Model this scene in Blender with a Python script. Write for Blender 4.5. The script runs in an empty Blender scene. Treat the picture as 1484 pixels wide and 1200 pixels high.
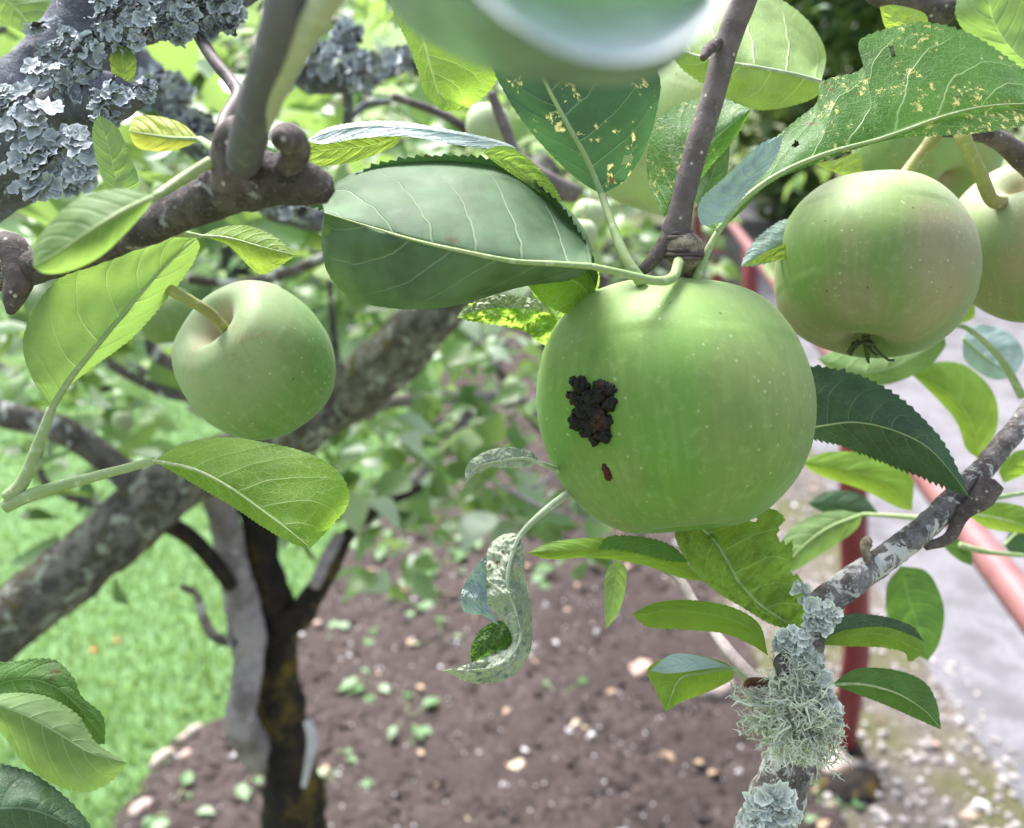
import bpy, math, random
from mathutils import Vector, Matrix, noise
from mathutils.bvhtree import BVHTree
R = math.radians
random.seed(11)
S = bpy.context.scene
COL = S.collection
# ------------------------------------------------------------------ camera, sky, sun, exposure
PITCH, CAMH, F = R(20), 1.5, 1235.0
cd = bpy.data.cameras.new('camera'); cam = bpy.data.objects.new('camera', cd); COL.objects.link(cam)
cam.location = (0, 0, CAMH); cam.rotation_euler = (R(90) - PITCH, 0, 0)
cd.sensor_width = 36; cd.lens = F / 1484 * 36; cd.clip_start = 0.01; cd.clip_end = 600
cd.dof.use_dof = True; cd.dof.focus_distance = 0.2; cd.dof.aperture_fstop = 14
S.camera = cam
W = bpy.data.worlds.new('World'); S.world = W; W.use_nodes = True
SUN_EL, SUN_AZ = R(58), R(-28)     # azimuth from +Y towards -X
wn = W.node_tree.nodes; sk = wn.new('ShaderNodeTexSky'); sk.sky_type = 'NISHITA'; sk.sun_disc = False
sk.sun_elevation = SUN_EL; sk.sun_rotation = SUN_AZ; sk.air_density = 1.0; sk.dust_density = 4.0; sk.ozone_density = 1.0
hs = wn.new('ShaderNodeHueSaturation'); hs.inputs['Saturation'].default_value = .65   # overcast: greyed sky
W.node_tree.links.new(sk.outputs[0], hs.inputs['Color']); W.node_tree.links.new(hs.outputs[0], wn['Background'].inputs[0]); wn['Background'].inputs[1].default_value = 0.10
sd = bpy.data.lights.new('sun', 'SUN'); sd.energy = 3.3; sd.angle = R(28); sd.color = (1.0, 0.98, 0.96)
sun = bpy.data.objects.new('sun', sd); COL.objects.link(sun)
sdir = Vector((math.sin(SUN_AZ) * math.cos(SUN_EL), math.cos(SUN_AZ) * math.cos(SUN_EL), math.sin(SUN_EL)))
sun.rotation_euler = sdir.to_track_quat('Z', 'Y').to_euler(); sun.location = (0, 0, 20)
S.view_settings.view_transform = 'Standard'; S.view_settings.look = 'None'; S.view_settings.gamma = 1
S.view_settings.exposure = 1.78
S.cycles.max_bounces = 7; S.cycles.transparent_max_bounces = 6
# ------------------------------------------------------------------ helpers
CF = Vector((0, math.cos(PITCH), -math.sin(PITCH))); CU = Vector((0, math.sin(PITCH), math.cos(PITCH))); CR = Vector((1, 0, 0))
CO = Vector((0, 0, CAMH))
def at(x, y, z): return CO + z * (CF + (x - 742) / F * CR + (600 - y) / F * CU)
def gnd(x, y, h=0.0):
    d = CF + (x - 742) / F * CR + (600 - y) / F * CU
    return CO + d * ((h - CAMH) / d.z)
def tag(o, label=None, cat=None, group=None, kind=None):
    if label: o['label'] = label
    if cat: o['category'] = cat
    if group: o['group'] = group
    if kind: o['kind'] = kind
    return o
def empty(name, loc, label, cat, group=None):
    o = bpy.data.objects.new(name, None); COL.objects.link(o); o.location = loc; o.empty_display_size = .01
    return tag(o, label, cat, group)
def wloc(p):
    v = Vector((0, 0, 0))
    while p is not None: v += p.location; p = p.parent
    return v
def mesh(name, V, Fc, mat, parent=None, loc=None, uv=None, smooth=True, col=None):
    """V in world coordinates; links ONE object; its origin is the parent's, or loc"""
    base = wloc(parent) if parent else (Vector(loc) if loc else Vector((0, 0, 0)))
    me = bpy.data.meshes.new(name); me.from_pydata([tuple(Vector(v) - base) for v in V], [], Fc)
    if smooth: me.polygons.foreach_set('use_smooth', [True] * len(me.polygons))
    if uv:
        l = me.uv_layers.new(name='UVMap')
        idx = [0] * len(me.loops); me.loops.foreach_get('vertex_index', idx)
        l.data.foreach_set('uv', [c for i in idx for c in uv[i]])
    if col:
        a = me.color_attributes.new('tint', 'FLOAT_COLOR', 'POINT')
        a.data.foreach_set('color', [c for v in col for c in (v[0], v[1], v[2], 1)])
    me.materials.append(mat); me.update()
    o = bpy.data.objects.new(name, me); COL.objects.link(o)
    if parent: o.parent = parent
    elif loc: o.location = loc
    return o
def cr(P, n):
    """Catmull-Rom through P (tuples of any length), resampled to n points by arc length of the first two/three coords"""
    P = [tuple(p) for p in P]
    if len(P) == 2: D = [tuple(a + (b - a) * i / 16 for a, b in zip(*P)) for i in range(17)]
    else:
        D = []; Q = [tuple(2 * a - b for a, b in zip(P[0], P[1]))] + P + [tuple(2 * a - b for a, b in zip(P[-1], P[-2]))]
        for k in range(1, len(Q) - 2):
            for i in range(12):
                t = i / 12
                D.append(tuple(.5 * (2 * b + (c - a) * t + (2 * a - 5 * b + 4 * c - d) * t * t + (3 * b - a - 3 * c + d) * t ** 3)
                               for a, b, c, d in zip(Q[k - 1], Q[k], Q[k + 1], Q[k + 2])))
        D.append(P[-1])
    m = 2 if len(P[0]) < 4 else 3
    L = [0]
    for a, b in zip(D, D[1:]): L.append(L[-1] + math.sqrt(sum((a[i] - b[i]) ** 2 for i in range(m))))
    out = []; j = 0
    for i in range(n):
        s = L[-1] * i / (n - 1)
        while j < len(L) - 2 and L[j + 1] < s: j += 1
        t = (s - L[j]) / max(L[j + 1] - L[j], 1e-9); t = min(max(t, 0), 1)
        out.append(tuple(a + (b - a) * t for a, b in zip(D[j], D[j + 1])))
    return out
def tube_geo(P, rad, seg=10, bump=0, bfreq=1.0, V=None, Fc=None, ratio=1.0):
    V = [] if V is None else V; Fc = [] if Fc is None else Fc
    b0 = len(V); P = [Vector(p) for p in P]; n = len(P)
    T = [(P[min(i + 1, n - 1)] - P[max(i - 1, 0)]).normalized() for i in range(n)]
    up = Vector((0, 0, 1)) if abs(T[0].z) < .9 else Vector((1, 0, 0))
    N = (up - T[0] * up.dot(T[0])).normalized()
    for i in range(n):
        N = (N - T[i] * N.dot(T[i])).normalized(); B = T[i].cross(N)
        for k in range(seg):
            a = 2 * math.pi * k / seg; d = N * math.cos(a) + B * math.sin(a) * ratio
            r = rad[i]
            if bump:
                q = (P[i] + d * r) * bfreq
                r *= 1 + bump * (noise.noise(q) + .5 * noise.noise(q * 2.7) + .3 * noise.noise(q * 6.1))
            V.append(P[i] + d * r)
    for i in range(n - 1):
        for k in range(seg):
            a = b0 + i * seg + k; b = b0 + i * seg + (k + 1) % seg
            Fc.append((a, b, b + seg, a + seg))
    for i, c in ((0, P[0]), (n - 1, P[-1])):
        ci = len(V); V.append(c + (T[i] * (rad[i] * .4) * (1 if i else -1)))
        for k in range(seg):
            a = b0 + i * seg + k; b = b0 + i * seg + (k + 1) % seg
            Fc.append((ci, b, a) if i == 0 else (ci, a, b))
    return V, Fc
def ptube(pts, n):
    """pts: (px,py,z,halfwidth_px) -> world points, radii"""
    C = cr(pts, n)
    return [at(c[0], c[1], c[2]) for c in C], [max(c[3], .3) / F * c[2] for c in C]
# ------------------------------------------------------------------ materials
class M:
    def __init__(s, name):
        s.m = bpy.data.materials.new(name); s.m.use_nodes = True; s.t = s.m.node_tree; s.n = s.t.nodes
        s.b = s.n['Principled BSDF']; s.o = s.n['Material Output']; s._tc = None
    def add(s, t, **k):
        x = s.n.new(t)
        for a, v in k.items(): setattr(x, a, v)
        return x
    def l(s, a, b): s.t.links.new(a, b)
    def val(s, sock, v):
        if isinstance(v, bpy.types.NodeSocket): s.l(v, sock)
        elif isinstance(v, (tuple, list)): sock.default_value = (*v, 1) if len(v) == 3 and sock.type == 'RGBA' else v
        else: sock.default_value = v
    def math(s, op, a, b=None, c=None):
        x = s.add('ShaderNodeMath', operation=op); s.val(x.inputs[0], a)
        if b is not None: s.val(x.inputs[1], b)
        if c is not None: s.val(x.inputs[2], c)
        return x.outputs[0]
    def rng(s, v, a, b, c=0., d=1., smooth=True):
        x = s.add('ShaderNodeMapRange', interpolation_type='SMOOTHSTEP' if smooth else 'LINEAR')
        s.val(x.inputs[0], v); s.val(x.inputs[1], a); s.val(x.inputs[2], b); s.val(x.inputs[3], c); s.val(x.inputs[4], d)
        return x.outputs[0]
    def obj(s):
        if not s._tc: s._tc = s.add('ShaderNodeTexCoord')
        return s._tc.outputs['Object']
    def uv(s):
        s.obj(); return s._tc.outputs['UV']
    def noise(s, scale, detail=3, rough=.55, vec=None, dist=0):
        x = s.add('ShaderNodeTexNoise'); s.l(vec or s.obj(), x.inputs['Vector'])
        x.inputs['Scale'].default_value = scale; x.inputs['Detail'].default_value = detail
        x.inputs['Roughness'].default_value = rough; x.inputs['Distortion'].default_value = dist
        return x.outputs['Fac']
    def vor(s, scale, feature='F1', vec=None, out='Distance', rand=1.0):
        x = s.add('ShaderNodeTexVoronoi', feature=feature); s.l(vec or s.obj(), x.inputs['Vector'])
        x.inputs['Scale'].default_value = scale; x.inputs['Randomness'].default_value = rand
        return x.outputs[out]
    def mix(s, f, a, b, mode='MIX'):
        x = s.add('ShaderNodeMix', data_type='RGBA', blend_type=mode)
        s.val(x.inputs[0], f); s.val(x.inputs[6], a); s.val(x.inputs[7], b)
        return x.outputs[2]
    def bump(s, h, strength=.3, dist=.001):
        x = s.add('ShaderNodeBump'); x.inputs['Strength'].default_value = strength; x.inputs['Distance'].default_value = dist
        s.l(h, x.inputs['Height']); s.l(x.outputs[0], s.b.inputs['Normal']); return x.outputs[0]
    def fin(s, col, rough=.6, spec=.4):
        s.val(s.b.inputs['Base Color'], col); s.val(s.b.inputs['Roughness'], rough)
        s.b.inputs['Specular IOR Level'].default_value = spec
        return s.m
def leafmat(name, col, vein, trans, nl=8, rough=.5, spec=.35, tf=.4, spots=0, vs=.8, bumpdir=1, fine=.5, blem=0.0, col2=None):
    m = M(name); sep = m.add('ShaderNodeSeparateXYZ'); m.l(m.uv(), sep.inputs[0]); u, v = sep.outputs[0], sep.outputs[1]
    n1 = m.noise(160, 2); n2 = m.noise(60, 3)
    a = m.math('ABSOLUTE', v)
    s_ = m.math('SUBTRACT', u, m.math('MULTIPLY', a, .13)); s_ = m.math('SUBTRACT', s_, m.math('MULTIPLY', m.math('POWER', a, 2.5), .10))
    s_ = m.math('ADD', s_, m.math('MULTIPLY', m.math('GREATER_THAN', v, 0), .45 / nl))
    s_ = m.math('ADD', s_, m.math('MULTIPLY', m.math('SUBTRACT', n2, .5), .09))
    f = m.math('FRACT', m.math('MULTIPLY', s_, nl)); d = m.math('ABSOLUTE', m.math('SUBTRACT', f, .5))
    lat = m.rng(d, m.math('SUBTRACT', .055, m.math('MULTIPLY', a, .034)), 0., 0., 1.)
    lat = m.math('MULTIPLY', lat, m.rng(a, .97, .75, 0., 1.))
    latw = m.rng(d, .22, 0., 0., 1.)
    mid = m.rng(a, .045, .015, 0., 1.)
    wv = m.add('ShaderNodeVectorMath', operation='ADD'); m.l(m.obj(), wv.inputs[0])
    nz = m.add('ShaderNodeTexNoise'); m.l(m.obj(), nz.inputs['Vector']); nz.inputs['Scale'].default_value = 250
    sc = m.add('ShaderNodeVectorMath', operation='SCALE'); m.l(nz.outputs['Color'], sc.inputs[0]); sc.inputs['Scale'].default_value = .003
    m.l(sc.outputs[0], wv.inputs[1]); wv = wv.outputs[0]
    t1 = m.math('MULTIPLY', m.rng(m.vor(400, 'DISTANCE_TO_EDGE', wv), .06, .0, 0., 1.), .5)
    t2 = m.math('MULTIPLY', m.rng(m.vor(1300, 'DISTANCE_TO_EDGE', wv), .12, .02, 0., 1.), .3)
    ter = m.math('MULTIPLY', m.math('MAXIMUM', t1, t2), fine)
    vv = m.math('MAXIMUM', m.math('MAXIMUM', lat, mid), ter)
    c = m.mix(m.rng(n2, .35, .65), col, col2 or tuple(x * .6 for x in col))
    c = m.mix(m.math('MULTIPLY', m.rng(n1, .3, .75), .4), c, tuple(min(1, x * 1.5) for x in col))
    tc = m.mix(m.rng(n2, .3, .7), trans, tuple(x * .75 for x in trans))
    c = m.mix(m.math('MULTIPLY', vv, vs), c, vein); tc = m.mix(m.math('MULTIPLY', vv, vs * .8), tc, tuple(min(1, x * 1.35 + .1) for x in trans))
    if spots:
        sp = m.noise(520 if spots < 2 else 260, 5, .75, dist=.4); mask = m.noise(70, 4, .7)
        k = m.math('MULTIPLY', m.rng(sp, .55, .58) if spots < 2 else m.rng(sp, .57, .60), m.rng(mask, .48, .54))
        c = m.mix(k, c, (.72, .66, .26)); tc = m.mix(k, tc, (.9, .8, .35))
        kb = m.math('MULTIPLY', m.rng(m.noise(150, 3, .6), .66, .68), m.rng(mask, .5, .56)); c = m.mix(kb, c, (.22, .10, .05)); tc = m.mix(kb, tc, (.2, .08, .03))
    if blem:
        k = m.math('MULTIPLY', m.rng(m.noise(90, 4, .7), .66, .70), blem)
        c = m.mix(k, c, (.16, .07, .03)); tc = m.mix(k, tc, (.1, .04, .01))
    h = m.math('ADD', m.math('MULTIPLY', vv, bumpdir * .7), m.math('MULTIPLY', latw, bumpdir * .35)); h = m.math('ADD', h, m.math('MULTIPLY', n1, .5))
    nb = m.bump(h, .55, .0006)
    m.fin(c, m.rng(n1, .2, .8, rough - .06, rough + .1), spec)
    tr = m.add('ShaderNodeBsdfTranslucent'); m.l(tc, tr.inputs[0]); m.l(nb, tr.inputs['Normal'])
    mx = m.add('ShaderNodeMixShader'); mx.inputs[0].default_value = tf
    m.l(m.b.outputs[0], mx.inputs[1]); m.l(tr.outputs[0], mx.inputs[2]); m.l(mx.outputs[0], m.o.inputs[0])
    return m.m
PALEV = (.50, .62, .36)
LM = dict(
 under_grey = leafmat('leaf_underside_grey', (.125, .20, .115), (.44, .54, .38), (.16, .34, .06), 6, .65, .2, .28, vs=.48, fine=.15, blem=.35),
 under_pale = leafmat('leaf_underside_pale', (.19, .30, .13), (.48, .58, .36), (.34, .55, .10), 7, .65, .25, .42, vs=.6, fine=.25, blem=.3),
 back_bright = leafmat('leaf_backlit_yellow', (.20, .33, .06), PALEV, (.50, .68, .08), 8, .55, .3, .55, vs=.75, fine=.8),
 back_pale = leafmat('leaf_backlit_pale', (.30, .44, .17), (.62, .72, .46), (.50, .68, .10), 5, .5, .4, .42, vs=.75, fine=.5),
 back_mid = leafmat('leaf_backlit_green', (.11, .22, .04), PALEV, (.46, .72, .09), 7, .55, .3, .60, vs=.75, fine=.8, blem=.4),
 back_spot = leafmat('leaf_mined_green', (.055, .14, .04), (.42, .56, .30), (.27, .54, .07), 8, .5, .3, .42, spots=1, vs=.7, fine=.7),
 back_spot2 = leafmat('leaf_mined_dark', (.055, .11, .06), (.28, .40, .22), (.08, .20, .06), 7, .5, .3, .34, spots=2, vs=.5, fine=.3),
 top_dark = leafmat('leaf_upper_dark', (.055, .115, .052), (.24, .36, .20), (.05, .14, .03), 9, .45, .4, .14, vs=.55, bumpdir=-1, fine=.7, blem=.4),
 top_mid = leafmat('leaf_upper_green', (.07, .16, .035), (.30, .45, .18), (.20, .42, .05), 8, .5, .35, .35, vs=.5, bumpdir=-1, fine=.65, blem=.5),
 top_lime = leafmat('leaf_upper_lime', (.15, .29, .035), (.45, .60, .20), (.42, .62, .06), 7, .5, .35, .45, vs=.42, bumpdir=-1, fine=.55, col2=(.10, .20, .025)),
 sheen = leafmat('leaf_sheen_blue', (.40, .52, .50), (.52, .62, .58), (.20, .40, .22), 9, .38, .6, .15, vs=.22, bumpdir=-1, fine=.7),  # sky sheen put into the colour as pale blue; used on folds too
 felt = leafmat('leaf_white_felt', (.26, .32, .20), (.74, .77, .68), (.30, .45, .18), 9, .95, .05, .08, vs=.8, fine=1.0, blem=.8, col2=(.46, .50, .40)),
 yellow = leafmat('leaf_yellow', (.48, .55, .10), (.62, .66, .25), (.65, .70, .10), 7, .5, .3, .45, vs=.3, fine=.2, blem=.4),
 near = leafmat('leaf_near_grey', (.22, .29, .24), (.3, .4, .3), (.12, .26, .10), 6, .45, .5, .2, vs=.3, fine=.1),
 near_sheen = leafmat('leaf_near_sheen', (.66, .72, .80), (.7, .76, .8), (.25, .4, .3), 6, .3, .7, .1, vs=.3, fine=.1),  # whitish blue of the sky sheen is put into the base colour
)
def stemmat(name, col, col2, rough=.6, fuzz=.5):
    m = M(name); n1 = m.noise(500, 4); n2 = m.noise(90, 3)
    c = m.mix(m.rng(n2, .35, .65), col, col2); c = m.mix(m.math('MULTIPLY', m.rng(n1, .55, .7), fuzz), c, (.62, .66, .5))
    m.bump(n1, .5, .0004); return m.fin(c, rough, .3)
PET = stemmat('petiole_green', (.26, .38, .15), (.34, .42, .20)); PETD = stemmat('petiole_dark_green', (.13, .23, .09), (.2, .3, .14))
FST = stemmat('fruit_stalk', (.33, .36, .12), (.28, .24, .10), .5, .3); FELTP = stemmat('felted_stalk', (.34, .42, .26), (.5, .56, .42), .9, .9)
def barkmat(name, c1, c2, c3, scale=60, lent=0., moss=None, lich=None, bstr=.8, bd=.002, rough=.85, lthr=.55, mthr=.55, big=.35):
    m = M(name); n1 = m.noise(scale, 6, .65); n2 = m.noise(scale * 6, 4, .6); n3 = m.noise(scale * .35, 3)
    c = m.mix(m.rng(n1, .38, .62), c1, c2); c = m.mix(m.rng(n2, .55, .72), c, c3); c = m.mix(m.math('MULTIPLY', m.rng(n3, .48, .62), big), c, tuple(x * .45 for x in c2))
    if lent:
        k = m.rng(m.vor(lent), .16, .10); c = m.mix(m.math('MULTIPLY', k, .9), c, (.5, .47, .42))
    if lich:
        k = m.rng(m.noise(scale * .8, 5, .7, dist=.6), lthr, lthr + .05); c = m.mix(k, c, lich)
    if moss: c = m.mix(m.rng(m.noise(scale * .5, 6, .75), mthr - .06, mthr + .1), c, moss)
    h = m.math('ADD', n1, m.math('MULTIPLY', n2, .4)); m.bump(h, bstr, bd)
    return m.fin(c, rough, .25)
TWIG = barkmat('twig_bark_purple', (.115, .095, .095), (.17, .14, .14), (.21, .18, .17), 180, lent=330, bstr=.5, bd=.0006, rough=.6)
BR_DARK = barkmat('branch_bark_brown', (.075, .06, .058), (.15, .125, .12), (.24, .2, .19), 150, lent=300, bstr=.7, bd=.001)
BR_KNOT = barkmat('branch_bark_knot', (.055, .047, .048), (.125, .105, .103), (.21, .19, .185), 200, bstr=1, bd=.0022, lich=(.30, .29, .30), lthr=.58)
BR_GREY = barkmat('branch_bark_grey', (.24, .22, .22), (.10, .085, .08), (.36, .34, .33), 190, bstr=1, bd=.001, lich=(.56, .55, .53), lthr=.50)
BR_BLUE = barkmat('branch_bark_slate', (.15, .16, .19), (.09, .095, .11), (.26, .28, .30), 130, bstr=.9, bd=.0015, lich=(.36, .42, .46), lthr=.58)
BR_MOSS = barkmat('limb_bark_mossy', (.20, .195, .165), (.06, .054, .048), (.28, .28, .24), 75, bstr=1, bd=.006, lich=(.34, .39, .31), lthr=.56, moss=(.15, .13, .03), mthr=.60)
BR_STEM = barkmat('stem_bark_pale', (.33, .29, .31), (.17, .145, .15), (.46, .43, .44), 28, bstr=.8, bd=.003)
BR_BLACK = barkmat('trunk_bark_black', (.012, .010, .010), (.035, .025, .02), (.05, .04, .035), 25, bstr=1, bd=.006, moss=(.13, .09, .015), mthr=.56)
BR_BG = barkmat('bough_bark', (.055, .047, .046), (.13, .115, .11), (.22, .2, .19), 40, bstr=.6, bd=.003, lich=(.40, .42, .42), lthr=.54)
PEEL = barkmat('spur_bark_tan', (.40, .34, .26), (.20, .15, .12), (.55, .52, .45), 420, bstr=1, bd=.001)
DEAD = barkmat('dead_bract', (.25, .12, .06), (.12, .05, .03), (.35, .2, .12), 300, bstr=1, bd=.0005)
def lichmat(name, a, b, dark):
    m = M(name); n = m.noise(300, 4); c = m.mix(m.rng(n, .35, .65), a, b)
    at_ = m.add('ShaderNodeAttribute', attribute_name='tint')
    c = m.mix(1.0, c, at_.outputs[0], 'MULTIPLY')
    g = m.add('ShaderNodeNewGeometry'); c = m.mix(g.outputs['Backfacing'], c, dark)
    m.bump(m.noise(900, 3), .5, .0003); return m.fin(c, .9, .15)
LICH_B = lichmat('lichen_blue_grey', (.54, .59, .60), (.36, .40, .42), (.08, .08, .085))
LICH_P = lichmat('lichen_pale_mint', (.82, .85, .74), (.62, .68, .58), (.12, .13, .11))
LICH_F = lichmat('lichen_beard_green', (.76, .80, .66), (.66, .71, .56), (.6, .64, .5))
# ------------------------------------------------------------------ leaf builder
def lerp_list(L, t):
    x = t * (len(L) - 1); i = min(int(x), len(L) - 2); f = x - i; f = f * f * (3 - 2 * f) if len(L) > 2 else f
    return L[i] + (L[i + 1] - L[i]) * f
def blade(name, parent, mid, left, right, zs, cup, mat, teeth=4, nt=26, wave=0, flip=False, NT=130, NS=15, seed=0, crinkle=0., rolled=0, holes=()):
    mid_ = cr(mid, NT); b, t = mid[0], mid[-1]
    Lf = cr([b] + left + [t], NT); Rt = cr([b] + right + [t], NT)
    V = []; UV = []; Fc = []
    rnd = random.Random(seed)
    ph = [rnd.random() * 6 for _ in range(4)]
    for i in range(NT):
        u = i / (NT - 1); z0 = lerp_list(zs, u)
        for j in range(-NS, NS + 1):
            s = j / NS; e = Lf[i] if s < 0 else Rt[i]; a = abs(s)
            x = mid_[i][0] + (e[0] - mid_[i][0]) * a; y = mid_[i][1] + (e[1] - mid_[i][1]) * a
            if a > .86 and teeth:
                dx, dy = e[0] - mid_[i][0], e[1] - mid_[i][1]; L = math.hypot(dx, dy) + 1e-6
                q = u * nt + (.4 if s < 0 else 0) + .25 * math.sin(u * 9 + ph[0]); fr = q - math.floor(q)
                am = teeth * (.6 + .5 * noise.noise(Vector((math.floor(q), seed, 3)))) * ((fr * 1.25) if fr < .8 else (1 - fr) * 5) * min(1, u * 7, (1 - u) * 9 + .15)
                tx, ty = mid_[min(i + 1, NT - 1)][0] - mid_[max(i - 1, 0)][0], mid_[min(i + 1, NT - 1)][1] - mid_[max(i - 1, 0)][1]; tl = math.hypot(tx, ty) + 1e-6
                k = (a - .86) / .14
                x += (dx / L * am + tx / tl * am * .7) * k; y += (dy / L * am + ty / tl * am * .7) * k
            w = math.hypot(e[0] - mid_[i][0], e[1] - mid_[i][1])
            z = z0 + (cup[0] if s < 0 else cup[1]) * a ** 1.4 * min(1, w / 45)
            z += wave * math.sin(u * 15 + ph[1] + (1.5 if s < 0 else 0)) * a * a
            if rolled: z += rolled * max(0, a - .85) * 6
            if crinkle:
                q = Vector((x * .035, y * .035, seed)); z += crinkle * (noise.noise(q) + .5 * noise.noise(q * 2.3) + .25 * noise.noise(q * 6) + .12 * noise.noise(q * 14))
            z += .0009 * noise.noise(Vector((u * 7 - a, s * 2.2, seed))) * min(1, w / 60)
            V.append(at(x, y, z)); UV.append((u, s))
    m = 2 * NS + 1
    for i in range(NT - 1):
        for j in range(m - 1):
            if any(((i / (NT - 1) - h[0]) / h[2]) ** 2 + (((j - NS) / NS - h[1]) / h[3]) ** 2 < 1 + .9 * noise.noise(Vector((i * .45, j * .7, seed))) for h in holes): continue
            a = i * m + j; Fc.append((a, a + 1, a + m + 1, a + m) if not flip else (a, a + m, a + m + 1, a + 1))
    return mesh(name, V, Fc, mat, parent, uv=UV)
LEAFN = [0]
def leaf(label, mid, left, right, z, cup, mat, pet=None, pw=5, petmat=None, midrib=0, extra=(), group=None, name='apple_leaf', **k):
    LEAFN[0] += 1; zs = list(z) if isinstance(z, tuple) else [z, z]
    root = empty(name, at(mid[0][0], mid[0][1], zs[0]), label, 'leaf', group)
    blade('blade', root, mid, left, right, zs, cup, LM[mat], seed=LEAFN[0] * 1.7, **k)
    if pet and not midrib: midrib = pw * .65
    if midrib:
        C = cr(mid, 50); P = [at(c[0], c[1], lerp_list(zs, i / 49) - .0003) for i, c in enumerate(C)]
        rad = [midrib * .8 * (1 - .85 * i / 49) / F * zs[0] for i in range(50)]
        V, Fc = tube_geo(P, rad, 8); mesh('midrib', V, Fc, petmat or PET, root)
    if pet:
        n = 24; C = cr([(p[0], p[1], p[2] if len(p) > 2 else zs[0], 0) for p in pet], n)
        P = [at(c[0], c[1], c[2]) for c in C]; rad = [pw * (1.15 - .5 * (i / (n - 1)) ** .8) / F * zs[0] for i in range(n)]
        V, Fc = tube_geo(P, rad, 12, .06, 300); mesh('petiole', V, Fc, petmat or PET, root)
    for ex in extra:
        ex = dict(ex); mt = LM[ex.pop('mat')]; zz = ex.pop('z'); blade('fold_or_lit_patch', root, ex.pop('mid'), ex.pop('left'), ex.pop('right'), list(zz), ex.pop('cup', (0, 0)), mt, seed=LEAFN[0] + 50, **ex)
    return root
# ------------------------------------------------------------------ apples
def applemat(name, green, pale, blush, top=.5, bl=.3, lent=520, rus=.90):
    m = M(name); sep = m.add('ShaderNodeSeparateXYZ'); m.l(m.uv(), sep.inputs[0]); h = sep.outputs[1]   # v: 1 at stem, 0 at calyx
    n1 = m.noise(45, 3); n2 = m.noise(400, 4, .7); n3 = m.noise(28, 2)
    c = m.mix(m.rng(n1, .3, .7), green, tuple(x * .82 for x in green))
    c = m.mix(m.math('MULTIPLY', m.rng(m.math('ADD', h, m.math('MULTIPLY', m.math('SUBTRACT', n3, .5), .35)), .38, .88), top), c, pale)  # whitish shoulders: sky reflection put into the skin colour
    c = m.mix(m.math('MULTIPLY', m.rng(m.noise(22, 2, .5), .48, .66), bl), c, blush)
    c = m.mix(m.math('MULTIPLY', m.rng(n2, .52, .72), .16), c, tuple(min(1, x * 1.35) for x in pale))
    # russet round the stalk
    ru = m.math('MULTIPLY', m.rng(m.math('ADD', h, m.math('MULTIPLY', m.math('SUBTRACT', m.noise(120, 4, .7), .5), .14)), rus, rus + .075), .8)
    c = m.mix(ru, c, (.40, .33, .21))
    sk_ = m.math('MULTIPLY', m.math('MULTIPLY', m.rng(m.math('ABSOLUTE', m.math('SUBTRACT', m.noise(70, 5, .75, dist=1.5), .5)), .02, .004), m.rng(m.noise(30, 2), .5, .6)), m.rng(h, .5, .72, 0., .7))
    c = m.mix(sk_, c, (.34, .24, .13))
    kk = m.math('MULTIPLY', m.rng(m.vor(lent * .55), .16, .05), m.rng(m.noise(50, 2), .45, .6, 0., .3)); c = m.mix(kk, c, (.50, .62, .36))
    k = m.rng(m.vor(lent), .16, .08); k = m.math('MULTIPLY', k, m.rng(m.noise(70, 2), .42, .55, .1, 1.)); c = m.mix(m.math('MULTIPLY', k, .5), c, (.55, .66, .36))
    st = m.add('ShaderNodeMapping'); m.l(m.uv(), st.inputs[0]); st.inputs['Scale'].default_value = (26, 2.2, 1)
    stn = m.noise(3.0, 4, .65, vec=st.outputs[0]); c = m.mix(m.math('MULTIPLY', m.rng(stn, .46, .68), .09), c, tuple(min(1, x * 1.25) for x in pale)); c = m.mix(m.math('MULTIPLY', m.rng(m.noise(90, 5, .7), .52, .70), .22), c, tuple(x * .62 for x in green))
    k2 = m.math('MULTIPLY', m.rng(m.vor(130), .05, .035), .8); c = m.mix(k2, c, (.08, .09, .03))
    hh = m.math('ADD', m.math('MULTIPLY', n2, .5), m.math('MULTIPLY', m.noise(1500, 2), .5)); m.bump(hh, .22, .0003)
    m.fin(c, m.rng(n1, .3, .7, .50, .66), .40)
    m.b.inputs['Subsurface Weight'].default_value = .15; m.b.inputs['Subsurface Scale'].default_value = .003
    m.b.inputs['Sheen Weight'].default_value = .10; m.b.inputs['Sheen Roughness'].default_value = .5
    return m.m
PROF = [(0, .60), (.05, .60), (.11, .655), (.20, .76), (.33, .84), (.5, .845), (.72, .70), (.905, .42), (1.0, .05), (.965, -.31), (.85, -.58), (.66, -.78), (.45, -.875), (.27, -.865), (.12, -.78), (.05, -.75), (0, -.75)]
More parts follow.
